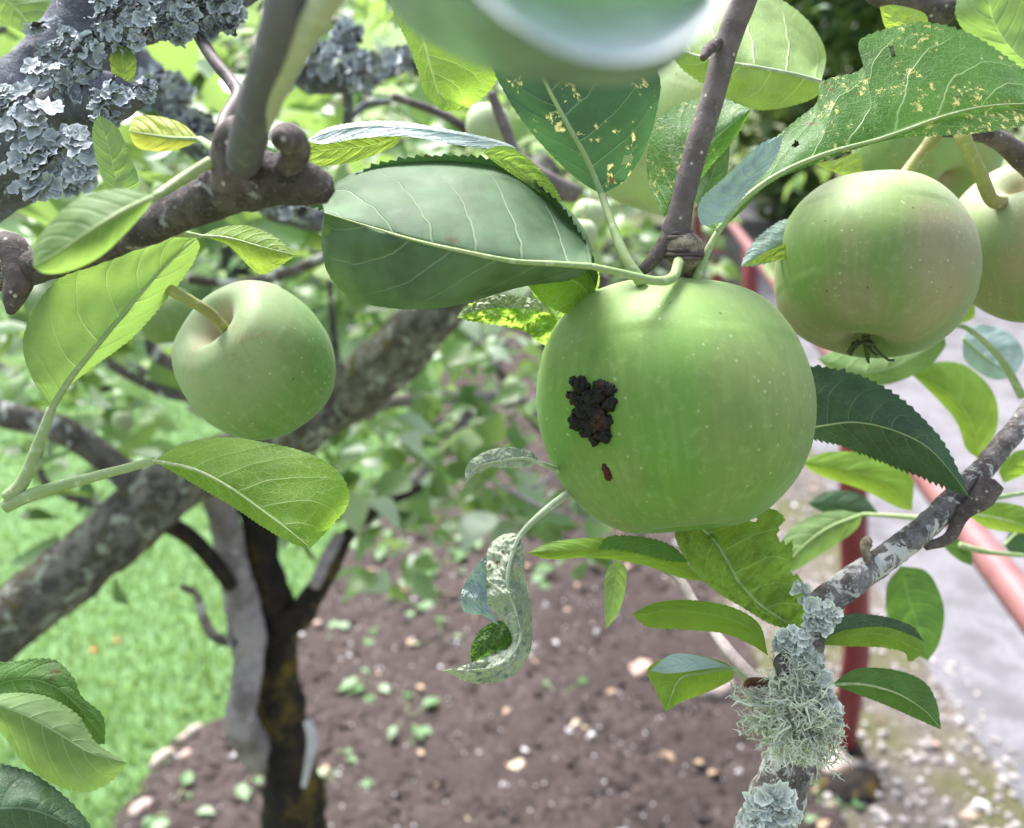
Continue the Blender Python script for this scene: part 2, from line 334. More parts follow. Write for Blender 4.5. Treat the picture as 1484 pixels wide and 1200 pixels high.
def apple(label, cx, cy, z, rx, axis, mat, stalk=None, squash=1.0, sepals=0, NP=90, NA=96, seed=0, group=None, sw=7, lop=.03, prof=PROF, skew=None):
    c = at(cx, cy, z); r = rx / F * z; root = empty('apple', c, label, 'apple', group)
    ax = (CR * axis[0] + CU * axis[1] - CF * axis[2]).normalized()      # x right, y up, z towards the camera
    rot = ax.to_track_quat('Z', 'X').to_matrix(); pr = cr(prof, NP); V = []; UV = []
    # fit so that the silhouette spans rx
    for i, (ro, h) in enumerate(pr):
        for k in range(NA):
            a = 2 * math.pi * k / NA
            mod = 1 + .018 * math.cos(5 * a + seed) * (1 if abs(h) > .4 else .4) + lop * noise.noise(Vector((math.cos(a) * ro, math.sin(a) * ro, h + seed)) * 1.1)
            v = Vector((ro * mod * math.cos(a), ro * mod * math.sin(a), h * squash * (1 + .03 * math.cos(a + seed)))) * r
            v = rot @ v
            if skew: v = v + CR * (v.dot(CU) * skew)
            V.append(c + v); UV.append((k / NA, 1 - i / (NP - 1)))
    Fc = [(i * NA + k, (i + 1) * NA + k, (i + 1) * NA + (k + 1) % NA, i * NA + (k + 1) % NA) for i in range(NP - 1) for k in range(NA)]
    skin = mesh('fruit', V, Fc, mat, root, uv=UV)
    bvh = BVHTree.FromPolygons([Vector(v) for v in V], Fc)
    if stalk:
        P = [c + rot @ Vector((0, 0, (prof[0][1] - .03) * squash * r))] + [at(*p) for p in stalk]
        Q = cr([tuple(p) + (0,) for p in P], 26); n = 26
        V, F2 = tube_geo([Vector(q[:3]) for q in Q], [sw / F * z * (1 + .35 * max(0, i / n - .8) * 5) for i in range(n)], 12, .08, 700)
        mesh('stalk', V, F2, FST, root)
    if sepals:
        V = []; F2 = []; cc = c + rot @ Vector((0, 0, -.84 * squash * r))
        for k in range(5):
            a = k * 1.2566 + seed; o = Vector((math.cos(a), math.sin(a), 0)); P = []; wv = Vector((-o.y, o.x, 0))
            for q in range(6):
                t = q / 5; P.append(cc + rot @ (o * (.05 + .16 * t + .08 * math.sin(t * 5 + k)) * r + Vector((0, 0, -(.10 * t + .04 * math.sin(t * 6 + k)) * r * sepals))))
            b0 = len(V)
            for q, p in enumerate(P):
                w = rot @ wv * r * (.045 * (1 - q / 5.2)); V += [p - w, p + (rot @ Vector((0, 0, -.01 * r))), p + w]
            for q in range(5):
                b = b0 + q * 3; F2 += [(b, b + 1, b + 4, b + 3), (b + 1, b + 2, b + 5, b + 4)]
        s = mesh('calyx', V, F2, SEPAL, root); md = s.modifiers.new('thick', 'SOLIDIFY'); md.thickness = .0006
    return root, bvh
SEPAL = barkmat('calyx_sepal', (.07, .10, .05), (.10, .12, .06), (.16, .18, .12), 400, bstr=.5, bd=.0004)
PDEEP = [(0, .30), (.05, .31), (.10, .38), (.18, .56), (.28, .70), (.40, .79), (.54, .79)] + PROF[6:]
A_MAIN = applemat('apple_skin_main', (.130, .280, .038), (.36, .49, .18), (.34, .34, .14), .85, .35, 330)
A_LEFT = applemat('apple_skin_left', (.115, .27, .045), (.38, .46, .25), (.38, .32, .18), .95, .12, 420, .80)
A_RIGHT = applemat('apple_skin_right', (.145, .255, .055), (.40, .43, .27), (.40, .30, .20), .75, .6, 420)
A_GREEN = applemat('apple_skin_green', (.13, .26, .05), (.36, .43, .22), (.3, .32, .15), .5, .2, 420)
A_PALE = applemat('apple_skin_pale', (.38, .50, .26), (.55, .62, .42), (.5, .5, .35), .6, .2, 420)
PM = [(0, .60), (.05, .60), (.11, .655), (.20, .76), (.33, .84), (.52, .85), (.74, .72), (.92, .44), (1.0, .10), (.97, -.24), (.86, -.52), (.67, -.74), (.45, -.87), (.26, -.875), (.12, -.78), (.05, -.75), (0, -.75)]
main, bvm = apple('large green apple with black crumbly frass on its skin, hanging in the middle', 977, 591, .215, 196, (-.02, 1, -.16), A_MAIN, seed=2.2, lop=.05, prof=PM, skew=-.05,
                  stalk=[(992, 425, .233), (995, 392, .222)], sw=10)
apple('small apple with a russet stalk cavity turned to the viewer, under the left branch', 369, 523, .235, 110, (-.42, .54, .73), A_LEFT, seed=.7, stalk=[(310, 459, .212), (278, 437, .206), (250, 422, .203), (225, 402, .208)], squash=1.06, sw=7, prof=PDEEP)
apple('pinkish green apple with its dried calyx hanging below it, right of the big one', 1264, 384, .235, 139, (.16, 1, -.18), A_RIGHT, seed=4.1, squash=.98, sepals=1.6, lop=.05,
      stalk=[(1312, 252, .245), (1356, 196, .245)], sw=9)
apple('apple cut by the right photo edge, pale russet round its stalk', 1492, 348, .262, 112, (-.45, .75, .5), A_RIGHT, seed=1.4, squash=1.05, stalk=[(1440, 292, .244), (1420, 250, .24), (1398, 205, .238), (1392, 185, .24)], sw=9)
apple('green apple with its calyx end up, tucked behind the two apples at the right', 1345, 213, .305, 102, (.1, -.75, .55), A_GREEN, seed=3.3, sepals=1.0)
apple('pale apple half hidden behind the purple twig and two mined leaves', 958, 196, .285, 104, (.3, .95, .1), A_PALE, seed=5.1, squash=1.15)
# frass and bore hole on the main apple
def hit(b, x, y):
    d = (at(x, y, 1) - CO).normalized(); p = b.ray_cast(CO, d); return p[0], p[1]
def blob(V, Fc, c, r, seed, k=.35, sub=6, stretch=(1, 1, 1)):
    b0 = len(V); n, m_ = sub, sub * 2
    for i in range(n + 1):
        th = math.pi * i / n
        for j in range(m_):
            ph = 2 * math.pi * j / m_; d = Vector((math.sin(th) * math.cos(ph), math.sin(th) * math.sin(ph), math.cos(th)))
            q = r * (1 + k * noise.noise(d * 1.8 + Vector((seed, 0, 0))) + k * .5 * noise.noise(d * 4 + Vector((0, seed, 0))) + (k * .35 * noise.noise(d * 9 + Vector((0, seed, 5))) if sub > 12 else 0)); V.append(c + Vector((d.x * stretch[0], d.y * stretch[1], d.z * stretch[2])) * q)
    for i in range(n):
        for j in range(m_):
            a = b0 + i * m_ + j; b = b0 + i * m_ + (j + 1) % m_; Fc.append((a, a + m_, b + m_, b))
fm = M('frass'); nn = fm.noise(500, 4, .7); fcol = fm.mix(fm.rng(nn, .45, .7), (.004, .003, .002), (.018, .008, .004))
fcol = fm.mix(fm.rng(fm.noise(160, 3), .54, .66), fcol, (.05, .018, .006)); fm.bump(nn, 1, .001); FRASS = fm.fin(fcol, .55, .4)
V = []; Fc = []; rr = random.Random(5)
poly = [(843, 560, 15), (870, 562, 12), (884, 566, 9), (838, 578, 13), (862, 580, 16), (884, 586, 11), (842, 596, 10), (866, 600, 15), (838, 612, 12), (858, 618, 14), (878, 612, 12), (862, 632, 12), (877, 632, 11), (848, 624, 10), (838, 570, 9), (852, 600, 12), (860, 590, 14), (866, 615, 13), (853, 574, 13), (852, 610, 11), (872, 574, 11)]
for (x, y, r0) in poly:
    p, n = hit(bvm, x, y); blob(V, Fc, p, r0 * .95 / F * .185, x * .7, .4, 16)
    for q in range(12):
        a = rr.random() * 6.3; rd = rr.random() * r0 * .9; p, n = hit(bvm, x + math.cos(a) * rd, y + math.sin(a) * rd)
        r = (r0 * rr.uniform(.15, .6)) / F * .185; blob(V, Fc, p + n * r * rr.uniform(.0, 1.0), r, rr.random() * 50, .45, 9)
mesh('frass', V, Fc, FRASS, main)
HOLE = barkmat('hole_rim', (.10, .025, .01), (.05, .012, .006), (.02, .008, .004), 500, bstr=.8, bd=.0005, rough=.4)
V = []; Fc = []
for x, y, r0 in ((879, 682, 8.5), (881, 690, 9), (876, 676, 6)):
    p, n = hit(bvm, x, y); blob(V, Fc, p - n * .0006, r0 / F * .19, x, .3, 10)
mesh('bore_hole', V, Fc, HOLE, main)
# ------------------------------------------------------------------ foreground branches and twigs
def branch(label, pts, mat, n=80, seg=20, bump=.1, bf=90, name='branch', parts=(), cat='branch'):
    P, rad = ptube(pts, n); root = empty(name, P[0], label, cat)
    V, Fc = tube_geo(P, rad, seg, bump, bf); o = mesh('wood', V, Fc, mat, root)
    for (nm, pp, mm, sg) in parts:
        Q, r2 = ptube(pp, 40); V, Fc = tube_geo(Q, r2, sg, bump, bf * 1.6); mesh(nm, V, Fc, mm, root)
    return root, P, rad
twig, twP, twR = branch('purple grey twig with pale lenticels, coming down to the big apple from the top edge',
    [(1100, -60, .19, 20), (1078, 0, .19, 19), (1055, 60, .192, 18), (1030, 150, .194, 17.5), (1005, 230, .196, 17), (988, 300, .198, 17), (980, 335, .2, 21), (984, 352, .2, 20)], TWIG, 90, 20, .06, 120, 'twig',
    parts=[('dead_stub', [(985, 310, .2, 13), (965, 350, .2, 12), (945, 378, .2, 10), (930, 393, .2, 8)], BR_DARK, 14),
           ('fruit_spur', [(984, 345, .2, 22), (990, 360, .2, 27), (996, 375, .203, 24), (998, 395, .207, 17), (1000, 425, .215, 13)], PEEL, 20),
           ('bud', [(1040, 62, .19, 9), (1027, 72, .187, 9), (1019, 84, .185, 5)], BR_DARK, 12)])
# bark rings at the spur
V = []; Fc = []
for i in range(7):
    y = 338 + i * 6; c = at(985 + i * 1.2, y, .2); r = (21.5 + .75 * i + 1.2 * math.sin(i * 1.7)) / F * .2
    rp = [c + (CR * math.cos(a) + (CF * .95 + CU * .2) * math.sin(a)) * r * (1 + .06 * math.sin(3 * a + i * 2)) for a in [k * 2 * math.pi / 30 for k in range(31)]]
    tube_geo(rp, [.0005] * 31, 6, .3, 900, V, Fc)
mesh('bud_scale_scar', V, Fc, BR_DARK, twig)
lb, lP, lR = branch('dark brown fruiting branch with a swollen knot, crossing at the left',
    [(-60, 400, .2, 30), (10, 388, .195, 30), (60, 385, .19, 24), (130, 360, .18, 24), (200, 335, .172, 25), (260, 308, .165, 27), (310, 284, .16, 34), (350, 262, .157, 44), (395, 260, .155, 38), (440, 266, .155, 33), (478, 275, .156, 20)], BR_KNOT, 200, 40, .10, 150,
    parts=[('knot', [(350, 270, .155, 40), (345, 238, .153, 40), (343, 210, .15, 33), (350, 185, .147, 24)], BR_DARK, 24),
           ('scar_knob', [(415, 245, .152, 20), (428, 222, .15, 21), (424, 204, .147, 22), (414, 200, .143, 21), (408, 204, .140, 14)], BR_DARK, 20),
           ('end_bud', [(-10, 370, .195, 22), (15, 360, .192, 24), (28, 400, .19, 20), (20, 430, .19, 16), (15, 455, .19, 5)], BR_DARK, 18)])
branch('blurred slate purple shoot rising from the knot to the top edge', [(350, 248, .156, 24), (355, 222, .145, 26), (368, 170, .128, 27), (388, 100, .115, 28), (410, 20, .103, 30), (425, -60, .098, 32)], barkmat('shoot_bark_lilac', (.17, .16, .20), (.13, .12, .15), (.25, .24, .28), 60, bstr=.4, bd=.001, rough=.6), 60, 18, .05, 60, 'shoot')
gshoot = stemmat('green_shoot_bark', (.38, .42, .28), (.44, .45, .36)); 
branch('blurred pale green shoot leaning right over the purple one', [(356, 245, .152, 12), (366, 212, .138, 14), (390, 150, .122, 17), (425, 80, .110, 19), (462, 20, .1, 21), (510, -60, .09, 24)], gshoot, 60, 18, .05, 60, 'shoot')
branch('thin purple twig with a pale green elbow behind the two shoots', [(322, 205, .2, 9), (325, 175, .21, 10), (345, 140, .22, 10), (335, 118, .225, 9), (312, 90, .23, 9), (290, 55, .24, 9), (270, 20, .25, 10)], TWIG, 60, 14, .05, 100, 'twig')
tl, tlP, tlR = branch('thick slate bark branch covered with blue grey lichen at the top left corner',
    [(-80, 300, .25, 62), (0, 225, .25, 72), (60, 165, .25, 78), (110, 100, .25, 70), (140, 40, .25, 62), (170, -60, .25, 60)], BR_BLUE, 100, 40, .10, 60,
    parts=[('side_limb', [(100, 60, .25, 50), (180, 25, .255, 44), (260, 0, .26, 40), (330, -15, .262, 32), (380, -40, .265, 25)], BR_BLUE, 24), ('burr', [(70, 175, .235, 40), (130, 150, .228, 42), (185, 140, .226, 28), (205, 150, .226, 12)], BR_BLUE, 24)])
rb, rP, rR = branch('grey branch with pale lichen, rising from the bottom to the right edge',
    [(1085, 1260, .225, 42), (1115, 1180, .225, 39), (1150, 1090, .225, 34), (1160, 1020, .225, 33), (1162, 960, .225, 31), (1170, 915, .225, 27), (1200, 870, .225, 22), (1270, 818, .228, 20), (1340, 765, .232, 18), (1395, 712, .235, 18), (1430, 672, .237, 16), (1470, 625, .24, 15), (1530, 545, .245, 14)], BR_GREY, 200, 32, .13, 160,
    parts=[('side_spur', [(1438, 700, .23, 17), (1420, 725, .23, 16), (1395, 745, .23, 10), (1375, 780, .23, 9), (1340, 792, .232, 6)], BR_DARK, 16), ('bud', [(1262, 822, .226, 5), (1254, 800, .225, 6), (1256, 786, .225, 9), (1262, 782, .225, 5)], PEEL, 12),
           ('dead_bract', [(1140, 985, .215, 6), (1110, 990, .213, 8), (1088, 988, .212, 6), (1080, 995, .212, 4)], DEAD, 10), ('old_scar', [(1140, 950, .212, 8), (1133, 962, .208, 12), (1136, 976, .208, 9), (1130, 986, .21, 5)], BR_DARK, 16)])
branch('thin pinkish twig running down behind the lime leaves to the lichen tuft', [(955, 820, .27, 6), (985, 840, .265, 7), (1010, 880, .26, 7), (1045, 930, .25, 8), (1075, 965, .24, 9), (1110, 1000, .23, 9)], barkmat('twig_bark_pink', (.42, .36, .36), (.33, .28, .28), (.5, .45, .45), 200, bstr=.4, bd=.0004), 60, 14, .08, 150, 'twig')
branch('dark cut branch stub across the top right corner', [(1210, -60, .25, 26), (1290, -12, .25, 24), (1340, 10, .25, 23), (1375, 22, .25, 23)], BR_DARK, 50, 20, .1, 100, 'branch')
branch('dark fruit spur between the apples at the right edge', [(1560, 300, .25, 16), (1500, 245, .25, 18), (1450, 205, .248, 14), (1405, 188, .245, 13), (1350, 190, .25, 8)], BR_DARK, 50, 18, .14, 130, 'spur')
# ------------------------------------------------------------------ lichen
def rosette(V, Fc, C_, c, n, r, rnd, curl=.35):
    t = n.orthogonal().normalized(); b = n.cross(t); NA, NR = 26, 4; b0 = len(V); k1 = rnd.randint(2, 5); p1 = rnd.random() * 6; p2 = rnd.random() * 6
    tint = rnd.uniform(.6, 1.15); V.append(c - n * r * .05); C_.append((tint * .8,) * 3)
    for i in range(1, NR + 1):
        q = i / NR
        for k in range(NA):
            a = 2 * math.pi * k / NA; lob = 1 + .5 * noise.noise(Vector((math.cos(a) * k1 * .5, math.sin(a) * k1 * .5, p1 * 9))) + .35 * noise.noise(Vector((math.cos(a) * 3, math.sin(a) * 3, p2 * 9)))
            rr_ = r * q * (1 + (lob - 1) * q); h = r * (curl * q * q * (1 + 1.1 * math.sin(2 * a + p2)) + .09 * math.sin(7 * a + p1) * q)
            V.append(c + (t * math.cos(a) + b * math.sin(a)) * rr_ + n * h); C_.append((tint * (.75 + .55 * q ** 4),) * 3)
    for k in range(NA):
        Fc.append((b0, b0 + 1 + k, b0 + 1 + (k + 1) % NA))
        for i in range(NR - 1):
            a = b0 + 1 + i * NA + k; d = b0 + 1 + i * NA + (k + 1) % NA; Fc.append((a, a + NA, d + NA, d))
def lichen(parent, spots, mat, seed, lift=0., curl=.35, tiltr=.5, up=.5):
    """spots: (px,py,z,spread_px,count,rmin_px,rmax_px) around a branch surface"""
    rnd = random.Random(seed); V = []; Fc = []; C_ = []
    for (x, y, z, sp, cnt, r0, r1) in spots:
        for _ in range(cnt):
            a = rnd.random() * 6.283; d = sp * math.sqrt(rnd.random()); px, py = x + math.cos(a) * d, y + math.sin(a) * d
            n = (-CF + Vector((0, 0, up)) + CR * (px - x) / sp * .5 + CU * (y - py) / sp * .5 + Vector([rnd.gauss(0, tiltr) for _ in range(3)])).normalized()
            dz = -lift * (1 - (d / sp) ** 2) * rnd.uniform(.4, 1.1)
            rosette(V, Fc, C_, at(px, py, z + dz), n, rnd.uniform(r0, r1) / F * z, rnd, curl)
    return mesh('lichen', V, Fc, mat, parent, col=C_)
def along(P, rad, i0, i1, k, mul=1.1):
    pass
# slate branch, top left: frills over the side limb and down the near face
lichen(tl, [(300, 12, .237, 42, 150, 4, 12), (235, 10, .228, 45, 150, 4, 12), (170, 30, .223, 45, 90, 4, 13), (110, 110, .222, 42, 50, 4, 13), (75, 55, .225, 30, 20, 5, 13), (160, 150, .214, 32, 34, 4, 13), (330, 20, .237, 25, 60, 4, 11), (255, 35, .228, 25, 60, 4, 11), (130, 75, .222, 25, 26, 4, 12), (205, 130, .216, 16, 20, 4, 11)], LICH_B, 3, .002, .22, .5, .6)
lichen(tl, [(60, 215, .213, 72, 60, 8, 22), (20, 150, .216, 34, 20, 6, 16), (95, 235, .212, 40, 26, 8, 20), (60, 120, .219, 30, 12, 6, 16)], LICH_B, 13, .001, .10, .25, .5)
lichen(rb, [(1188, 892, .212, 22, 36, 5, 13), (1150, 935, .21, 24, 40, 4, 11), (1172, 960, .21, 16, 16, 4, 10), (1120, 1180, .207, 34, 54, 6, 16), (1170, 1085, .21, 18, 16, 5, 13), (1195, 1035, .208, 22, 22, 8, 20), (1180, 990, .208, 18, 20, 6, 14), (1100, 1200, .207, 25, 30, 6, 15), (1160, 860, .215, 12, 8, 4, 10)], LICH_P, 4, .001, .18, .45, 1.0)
def beard(parent, c, nrm, R_px, z, count, seed, mat):
    rnd = random.Random(seed); V = []; Fc = []; C_ = []; r = R_px / F * z
    def strand(p, d, L, w, lev):
        n = 6; P = [p]; dd = d.copy()
        for i in range(n):
            dd = (dd + Vector([rnd.gauss(0, .28) for _ in range(3)]) + Vector((0, 0, -.03))).normalized(); P.append(P[-1] + dd * L / n)
        b = len(V); tube_geo(P, [w * (1 - .75 * i / n) for i in range(n + 1)], 4, 0, 1, V, Fc); t = rnd.uniform(.55, 1.2)
        C_.extend([(t, t, t)] * (len(V) - b))
        if lev:
            for i in (2, 3, 4, 5):
                if rnd.random() < .75: strand(P[i], (dd + Vector([rnd.gauss(0, .9) for _ in range(3)])).normalized(), L * .5, w * .7, lev - 1)
    for _ in range(count):
        d = Vector([rnd.gauss(0, 1) for _ in range(3)]).normalized(); d = (d + nrm * .45).normalized()
        strand(c + d * r * .2, d, r * rnd.uniform(.5, .95), r * .038, 2)
    return mesh('beard_lichen', V, Fc, mat, parent, col=C_)
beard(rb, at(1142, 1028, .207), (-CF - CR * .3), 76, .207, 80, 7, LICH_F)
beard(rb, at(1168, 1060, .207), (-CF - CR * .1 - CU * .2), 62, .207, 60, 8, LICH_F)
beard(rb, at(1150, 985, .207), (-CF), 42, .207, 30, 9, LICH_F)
# ------------------------------------------------------------------ foreground leaves
leaf('big smooth grey green leaf seen from below, left of the big apple', [(858, 386), (800, 382), (740, 378), (660, 362), (600, 348), (540, 330), (488, 314), (470, 308)],
     [(855, 350), (830, 310), (775, 265), (710, 240), (640, 230), (560, 236), (490, 262), (468, 290)], [(830, 405), (760, 415), (700, 432), (640, 446), (570, 447), (510, 432), (475, 395), (466, 345)],
     (.183, .178, .186), (.024, .010), 'under_grey', pet=[(984, 378, .197), (975, 402, .192), (950, 407, .188), (905, 397, .185), (858, 386)], pw=7.5, midrib=6, teeth=1.0, wave=.002, rolled=.003, name='apple_leaf')
leaf('dark serrated leaf mostly covered by the smooth grey green one', [(860, 430), (800, 350), (720, 270), (620, 250), (530, 262), (432, 296)],
     [(866, 396), (846, 352), (815, 303), (774, 266), (733, 241), (680, 229), (605, 229), (545, 241), (490, 270)], [(800, 400), (720, 340), (640, 290), (560, 285), (490, 300)],
     (.212, .210), (-.014, .004), 'top_dark', teeth=10, nt=44, extra=[dict(mid=[(862, 440), (838, 410), (800, 400), (770, 402)], left=[(863, 420), (860, 398), (815, 393)], right=[(855, 462), (822, 455), (790, 440), (768, 415)], z=(.208, .208), mat='back_mid', teeth=2),
             dict(mid=[(700, 222), (740, 238), (790, 275), (812, 300)], left=[(715, 213), (745, 216), (782, 246), (808, 280)], right=[(725, 240), (770, 270)], z=(.2, .2), mat='back_mid', teeth=3)])  # both extra blades are lighter copies where daylight shows through
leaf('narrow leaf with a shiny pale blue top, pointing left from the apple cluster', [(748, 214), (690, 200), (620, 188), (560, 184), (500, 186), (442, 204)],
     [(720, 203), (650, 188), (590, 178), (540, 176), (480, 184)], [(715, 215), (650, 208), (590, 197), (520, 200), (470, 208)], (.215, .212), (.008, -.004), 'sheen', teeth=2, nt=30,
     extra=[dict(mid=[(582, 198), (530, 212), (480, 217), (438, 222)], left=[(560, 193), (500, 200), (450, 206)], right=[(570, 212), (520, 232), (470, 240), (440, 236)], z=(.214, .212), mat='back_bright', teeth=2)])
leaf('round tipped bright veined leaf hanging at the top left of the mined leaves', [(596, -40), (605, 20), (618, 80), (630, 120), (642, 161)], [(565, -20), (572, 20), (590, 60), (605, 100), (618, 138)], [(660, -20), (700, 30), (728, 70), (722, 110), (700, 140), (670, 158)],
     (.215, .21), (.006, .006), 'back_mid', teeth=2.5, nt=34)
leaf('blurred near grey green leaf arching across the top edge', [(520, -120), (620, -40), (720, 20), (830, 60), (950, 72), (1040, 10)], [(560, -150), (700, -110), (860, -80), (1000, -60)], [(558, -10), (600, 48), (680, 92), (780, 118), (900, 124), (975, 96)],
     (.075, .068, .072), (-.012, .012), 'near', teeth=0, extra=[dict(mid=[(660, -60), (800, -10), (900, 0), (1060, -30)], left=[(760, -110), (900, -110)], right=[(690, -10), (760, 45), (850, 86), (950, 82), (1030, 30)], z=(.066, .066), mat='near_sheen', teeth=0, cup=(.03, -.010))])  # extra pale blade paints the sky sheen on this leaf, no fold
leaf('dark green leaf with yellow mined spots, hanging on a long stalk above the big apple', [(872, 282), (850, 230), (822, 180), (795, 130), (770, 70), (750, 20)],
     [(840, 262), (800, 225), (765, 185), (735, 140), (712, 90), (715, 50)], [(905, 262), (935, 215), (952, 160), (955, 110), (920, 60), (840, 20)],
     (.205, .2, .2), (.006, .010), 'back_spot2', pet=[(930, 410, .195), (905, 370, .196), (885, 320, .2), (872, 282, .204)], pw=7.5, midrib=6, teeth=2, nt=30, holes=[(.17, .72, .02, .10)])
leaf('mined leaf folded along its midrib behind the purple twig', [(962, 315), (985, 270), (1020, 220), (1055, 185), (1088, 158)], [(942, 270), (938, 225), (950, 180), (985, 152), (1035, 142)], [(990, 290), (1030, 240), (1065, 200)], (.212, .208), (.008, .008), 'back_spot', teeth=3, nt=26)
leaf('slim grey green leaf hanging behind the purple twig', [(1012, 300), (1030, 260), (1042, 215), (1050, 175)], [(1000, 270), (1015, 225), (1035, 190)], [(1045, 275), (1056, 235), (1056, 195)], (.222, .22), (.005, .003), 'under_grey', teeth=1)
leaf('broad leaf with a lit yellow lower half, right of the twig at the top', [(1190, 119), (1150, 108), (1100, 98), (1050, 90), (1000, 78), (960, 60)], [(1188, 165 - 30), (1165, 148), (1120, 158), (1085, 156), (1040, 132), (990, 100)], [(1197, 80), (1180, 42), (1145, 8), (1100, -12), (1040, -20), (980, 0)],
     (.225, .22), (.007, .026), 'back_pale', midrib=4.5, petmat=FELTP, teeth=3, nt=34)
leaf('very large serrated leaf with a bitten notch and yellow specks at the top right', [(1040, 336), (1075, 292), (1130, 252), (1200, 222), (1280, 200), (1370, 168), (1440, 153), (1520, 150)],
     [(1018, 322), (1020, 295), (1050, 262), (1100, 222), (1150, 178), (1182, 152), (1187, 124), (1212, 112), (1238, 107), (1254, 92), (1243, 70), (1252, 55), (1290, 42), (1340, 34), (1400, 48), (1460, 85), (1500, 120)],
     [(1070, 310), (1110, 268), (1170, 240), (1240, 215), (1300, 200), (1360, 196), (1430, 190), (1500, 175)], (.2, .198, .2, .205), (.008, -.002), 'back_spot', pet=[(1008, 412, .2), (1020, 375, .2), (1040, 336)], pw=7, midrib=6.5, teeth=5, nt=60, NT=220, NS=18, holes=[(.30, -.55, .010, .07), (.62, -.8, .006, .05)],
     extra=[dict(mid=[(1050, 322), (1070, 280), (1100, 240), (1135, 195)], left=[(1018, 325), (1015, 292), (1050, 258), (1100, 212)], right=[(1085, 275), (1120, 235)], z=(.199, .197), mat='sheen', teeth=4)])
leaf('pale downy leaf in the top right corner', [(1500, 100), (1465, 70), (1440, 30), (1430, -20)], [(1450, 95), (1410, 60), (1385, 20), (1400, -20)], [(1500, 60), (1490, 20), (1470, -20)], (.24, .235), (.005, .005), 'under_pale', teeth=2)
leaf('small yellow green leaf peeping out above the very large serrated one', [(1345, 45), (1300, 30), (1275, 10)], [(1310, 50), (1285, 42)], [(1340, 20), (1300, 8)], (.23, .23), (.002, .002), 'back_bright', teeth=1)
leaf('small yellow green leaf below the very large serrated one', [(1180, 236), (1215, 248), (1250, 252)], [(1210, 232), (1245, 222)], [(1215, 252), (1235, 256)], (.26, .26), (.002, .002), 'back_bright', teeth=0)
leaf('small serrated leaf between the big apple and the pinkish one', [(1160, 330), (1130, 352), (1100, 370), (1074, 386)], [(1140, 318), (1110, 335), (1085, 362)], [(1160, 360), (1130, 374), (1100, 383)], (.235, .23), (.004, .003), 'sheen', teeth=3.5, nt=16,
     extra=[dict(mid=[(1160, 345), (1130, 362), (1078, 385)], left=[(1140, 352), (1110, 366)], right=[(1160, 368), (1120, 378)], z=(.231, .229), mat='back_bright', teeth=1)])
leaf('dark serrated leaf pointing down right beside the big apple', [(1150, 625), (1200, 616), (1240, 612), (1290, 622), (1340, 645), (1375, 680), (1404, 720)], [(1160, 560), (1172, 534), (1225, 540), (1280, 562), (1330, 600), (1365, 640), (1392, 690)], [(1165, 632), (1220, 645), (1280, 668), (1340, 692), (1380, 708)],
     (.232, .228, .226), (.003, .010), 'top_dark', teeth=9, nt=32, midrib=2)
leaf('long grey green leaf seen from below, rising from the left stalk', [(75, 592), (105, 545), (150, 490), (200, 430), (245, 380), (285, 345)], [(45, 545), (34, 495), (55, 440), (95, 398), (150, 375), (205, 352), (245, 338)], [(100, 560), (130, 535), (190, 490), (235, 440), (270, 395), (288, 360)],
     (.2, .197, .198), (-.004, .010), 'under_pale', pet=[(12, 722, .2), (35, 695, .2), (55, 645, .2), (75, 592)], pw=9.5, teeth=3.5, nt=36)
leaf('broad backlit leaf with a pointed tip, below the left apple', [(222, 668), (280, 680), (330, 705), (380, 740), (420, 770), (450, 794)], [(262, 645), (320, 634), (380, 641), (440, 655), (490, 684), (505, 725), (480, 762)], [(262, 690), (300, 712), (340, 735), (380, 762), (420, 785)],
     (.195, .192, .19), (.009, .003), 'back_mid', pet=[(8, 733, .2), (60, 712, .2), (140, 690, .198), (222, 668)], pw=9.5, teeth=3, nt=40, midrib=4)
leaf('blurred pale green leaf on a slender stalk in front of the left branch', [(222, 286), (180, 305), (130, 335), (85, 365), (48, 386)], [(190, 274), (150, 276), (110, 290), (75, 320), (50, 355)], [(215, 300), (185, 335), (145, 372), (100, 393), (65, 396)], (.14, .135, .138), (.004, .006), 'under_pale', pet=[(305, 235, .15), (265, 258, .147), (222, 286)], pw=8, teeth=0)
leaf('upright pale narrow leaf left of the yellow one', [(172, 285), (165, 245), (155, 205), (142, 166)], [(150, 262), (138, 225), (134, 190)], [(200, 265), (188, 225), (170, 185)], (.2, .2), (.005, .004), 'under_pale', teeth=1)
leaf('small yellow leaf pinned to the branch knot', [(290, 202), (250, 200), (215, 195), (186, 190)], [(262, 178), (225, 168), (195, 170)], [(270, 212), (240, 219), (200, 214)], (.165, .165), (.003, .003), 'yellow', pet=[(318, 222, .155), (290, 202, .162)], pw=7, teeth=0)
leaf('yellow green leaf hooked below the left branch', [(290, 342), (330, 345), (380, 358), (428, 370)], [(320, 330), (360, 328), (400, 345)], [(330, 355), (360, 385), (380, 397), (405, 385)], (.19, .19), (.005, .003), 'back_bright', pet=[(255, 338, .185), (290, 342)], pw=5, teeth=2)
leaf('tiny pale leaf standing against the lichen branch', [(182, 126), (178, 100), (176, 62)], [(165, 110), (160, 82)], [(194, 112), (196, 85)], (.222, .222), (.002, .002), 'back_bright', teeth=2, nt=10)
leaf('pale backlit leaf in the top left corner', [(-20, -20), (20, 10), (55, 55)], [(-30, 20), (0, 32), (30, 46)], [(40, -20), (90, -10), (100, 10), (75, 40)], (.27, .27), (.003, .003), 'under_pale', teeth=1)
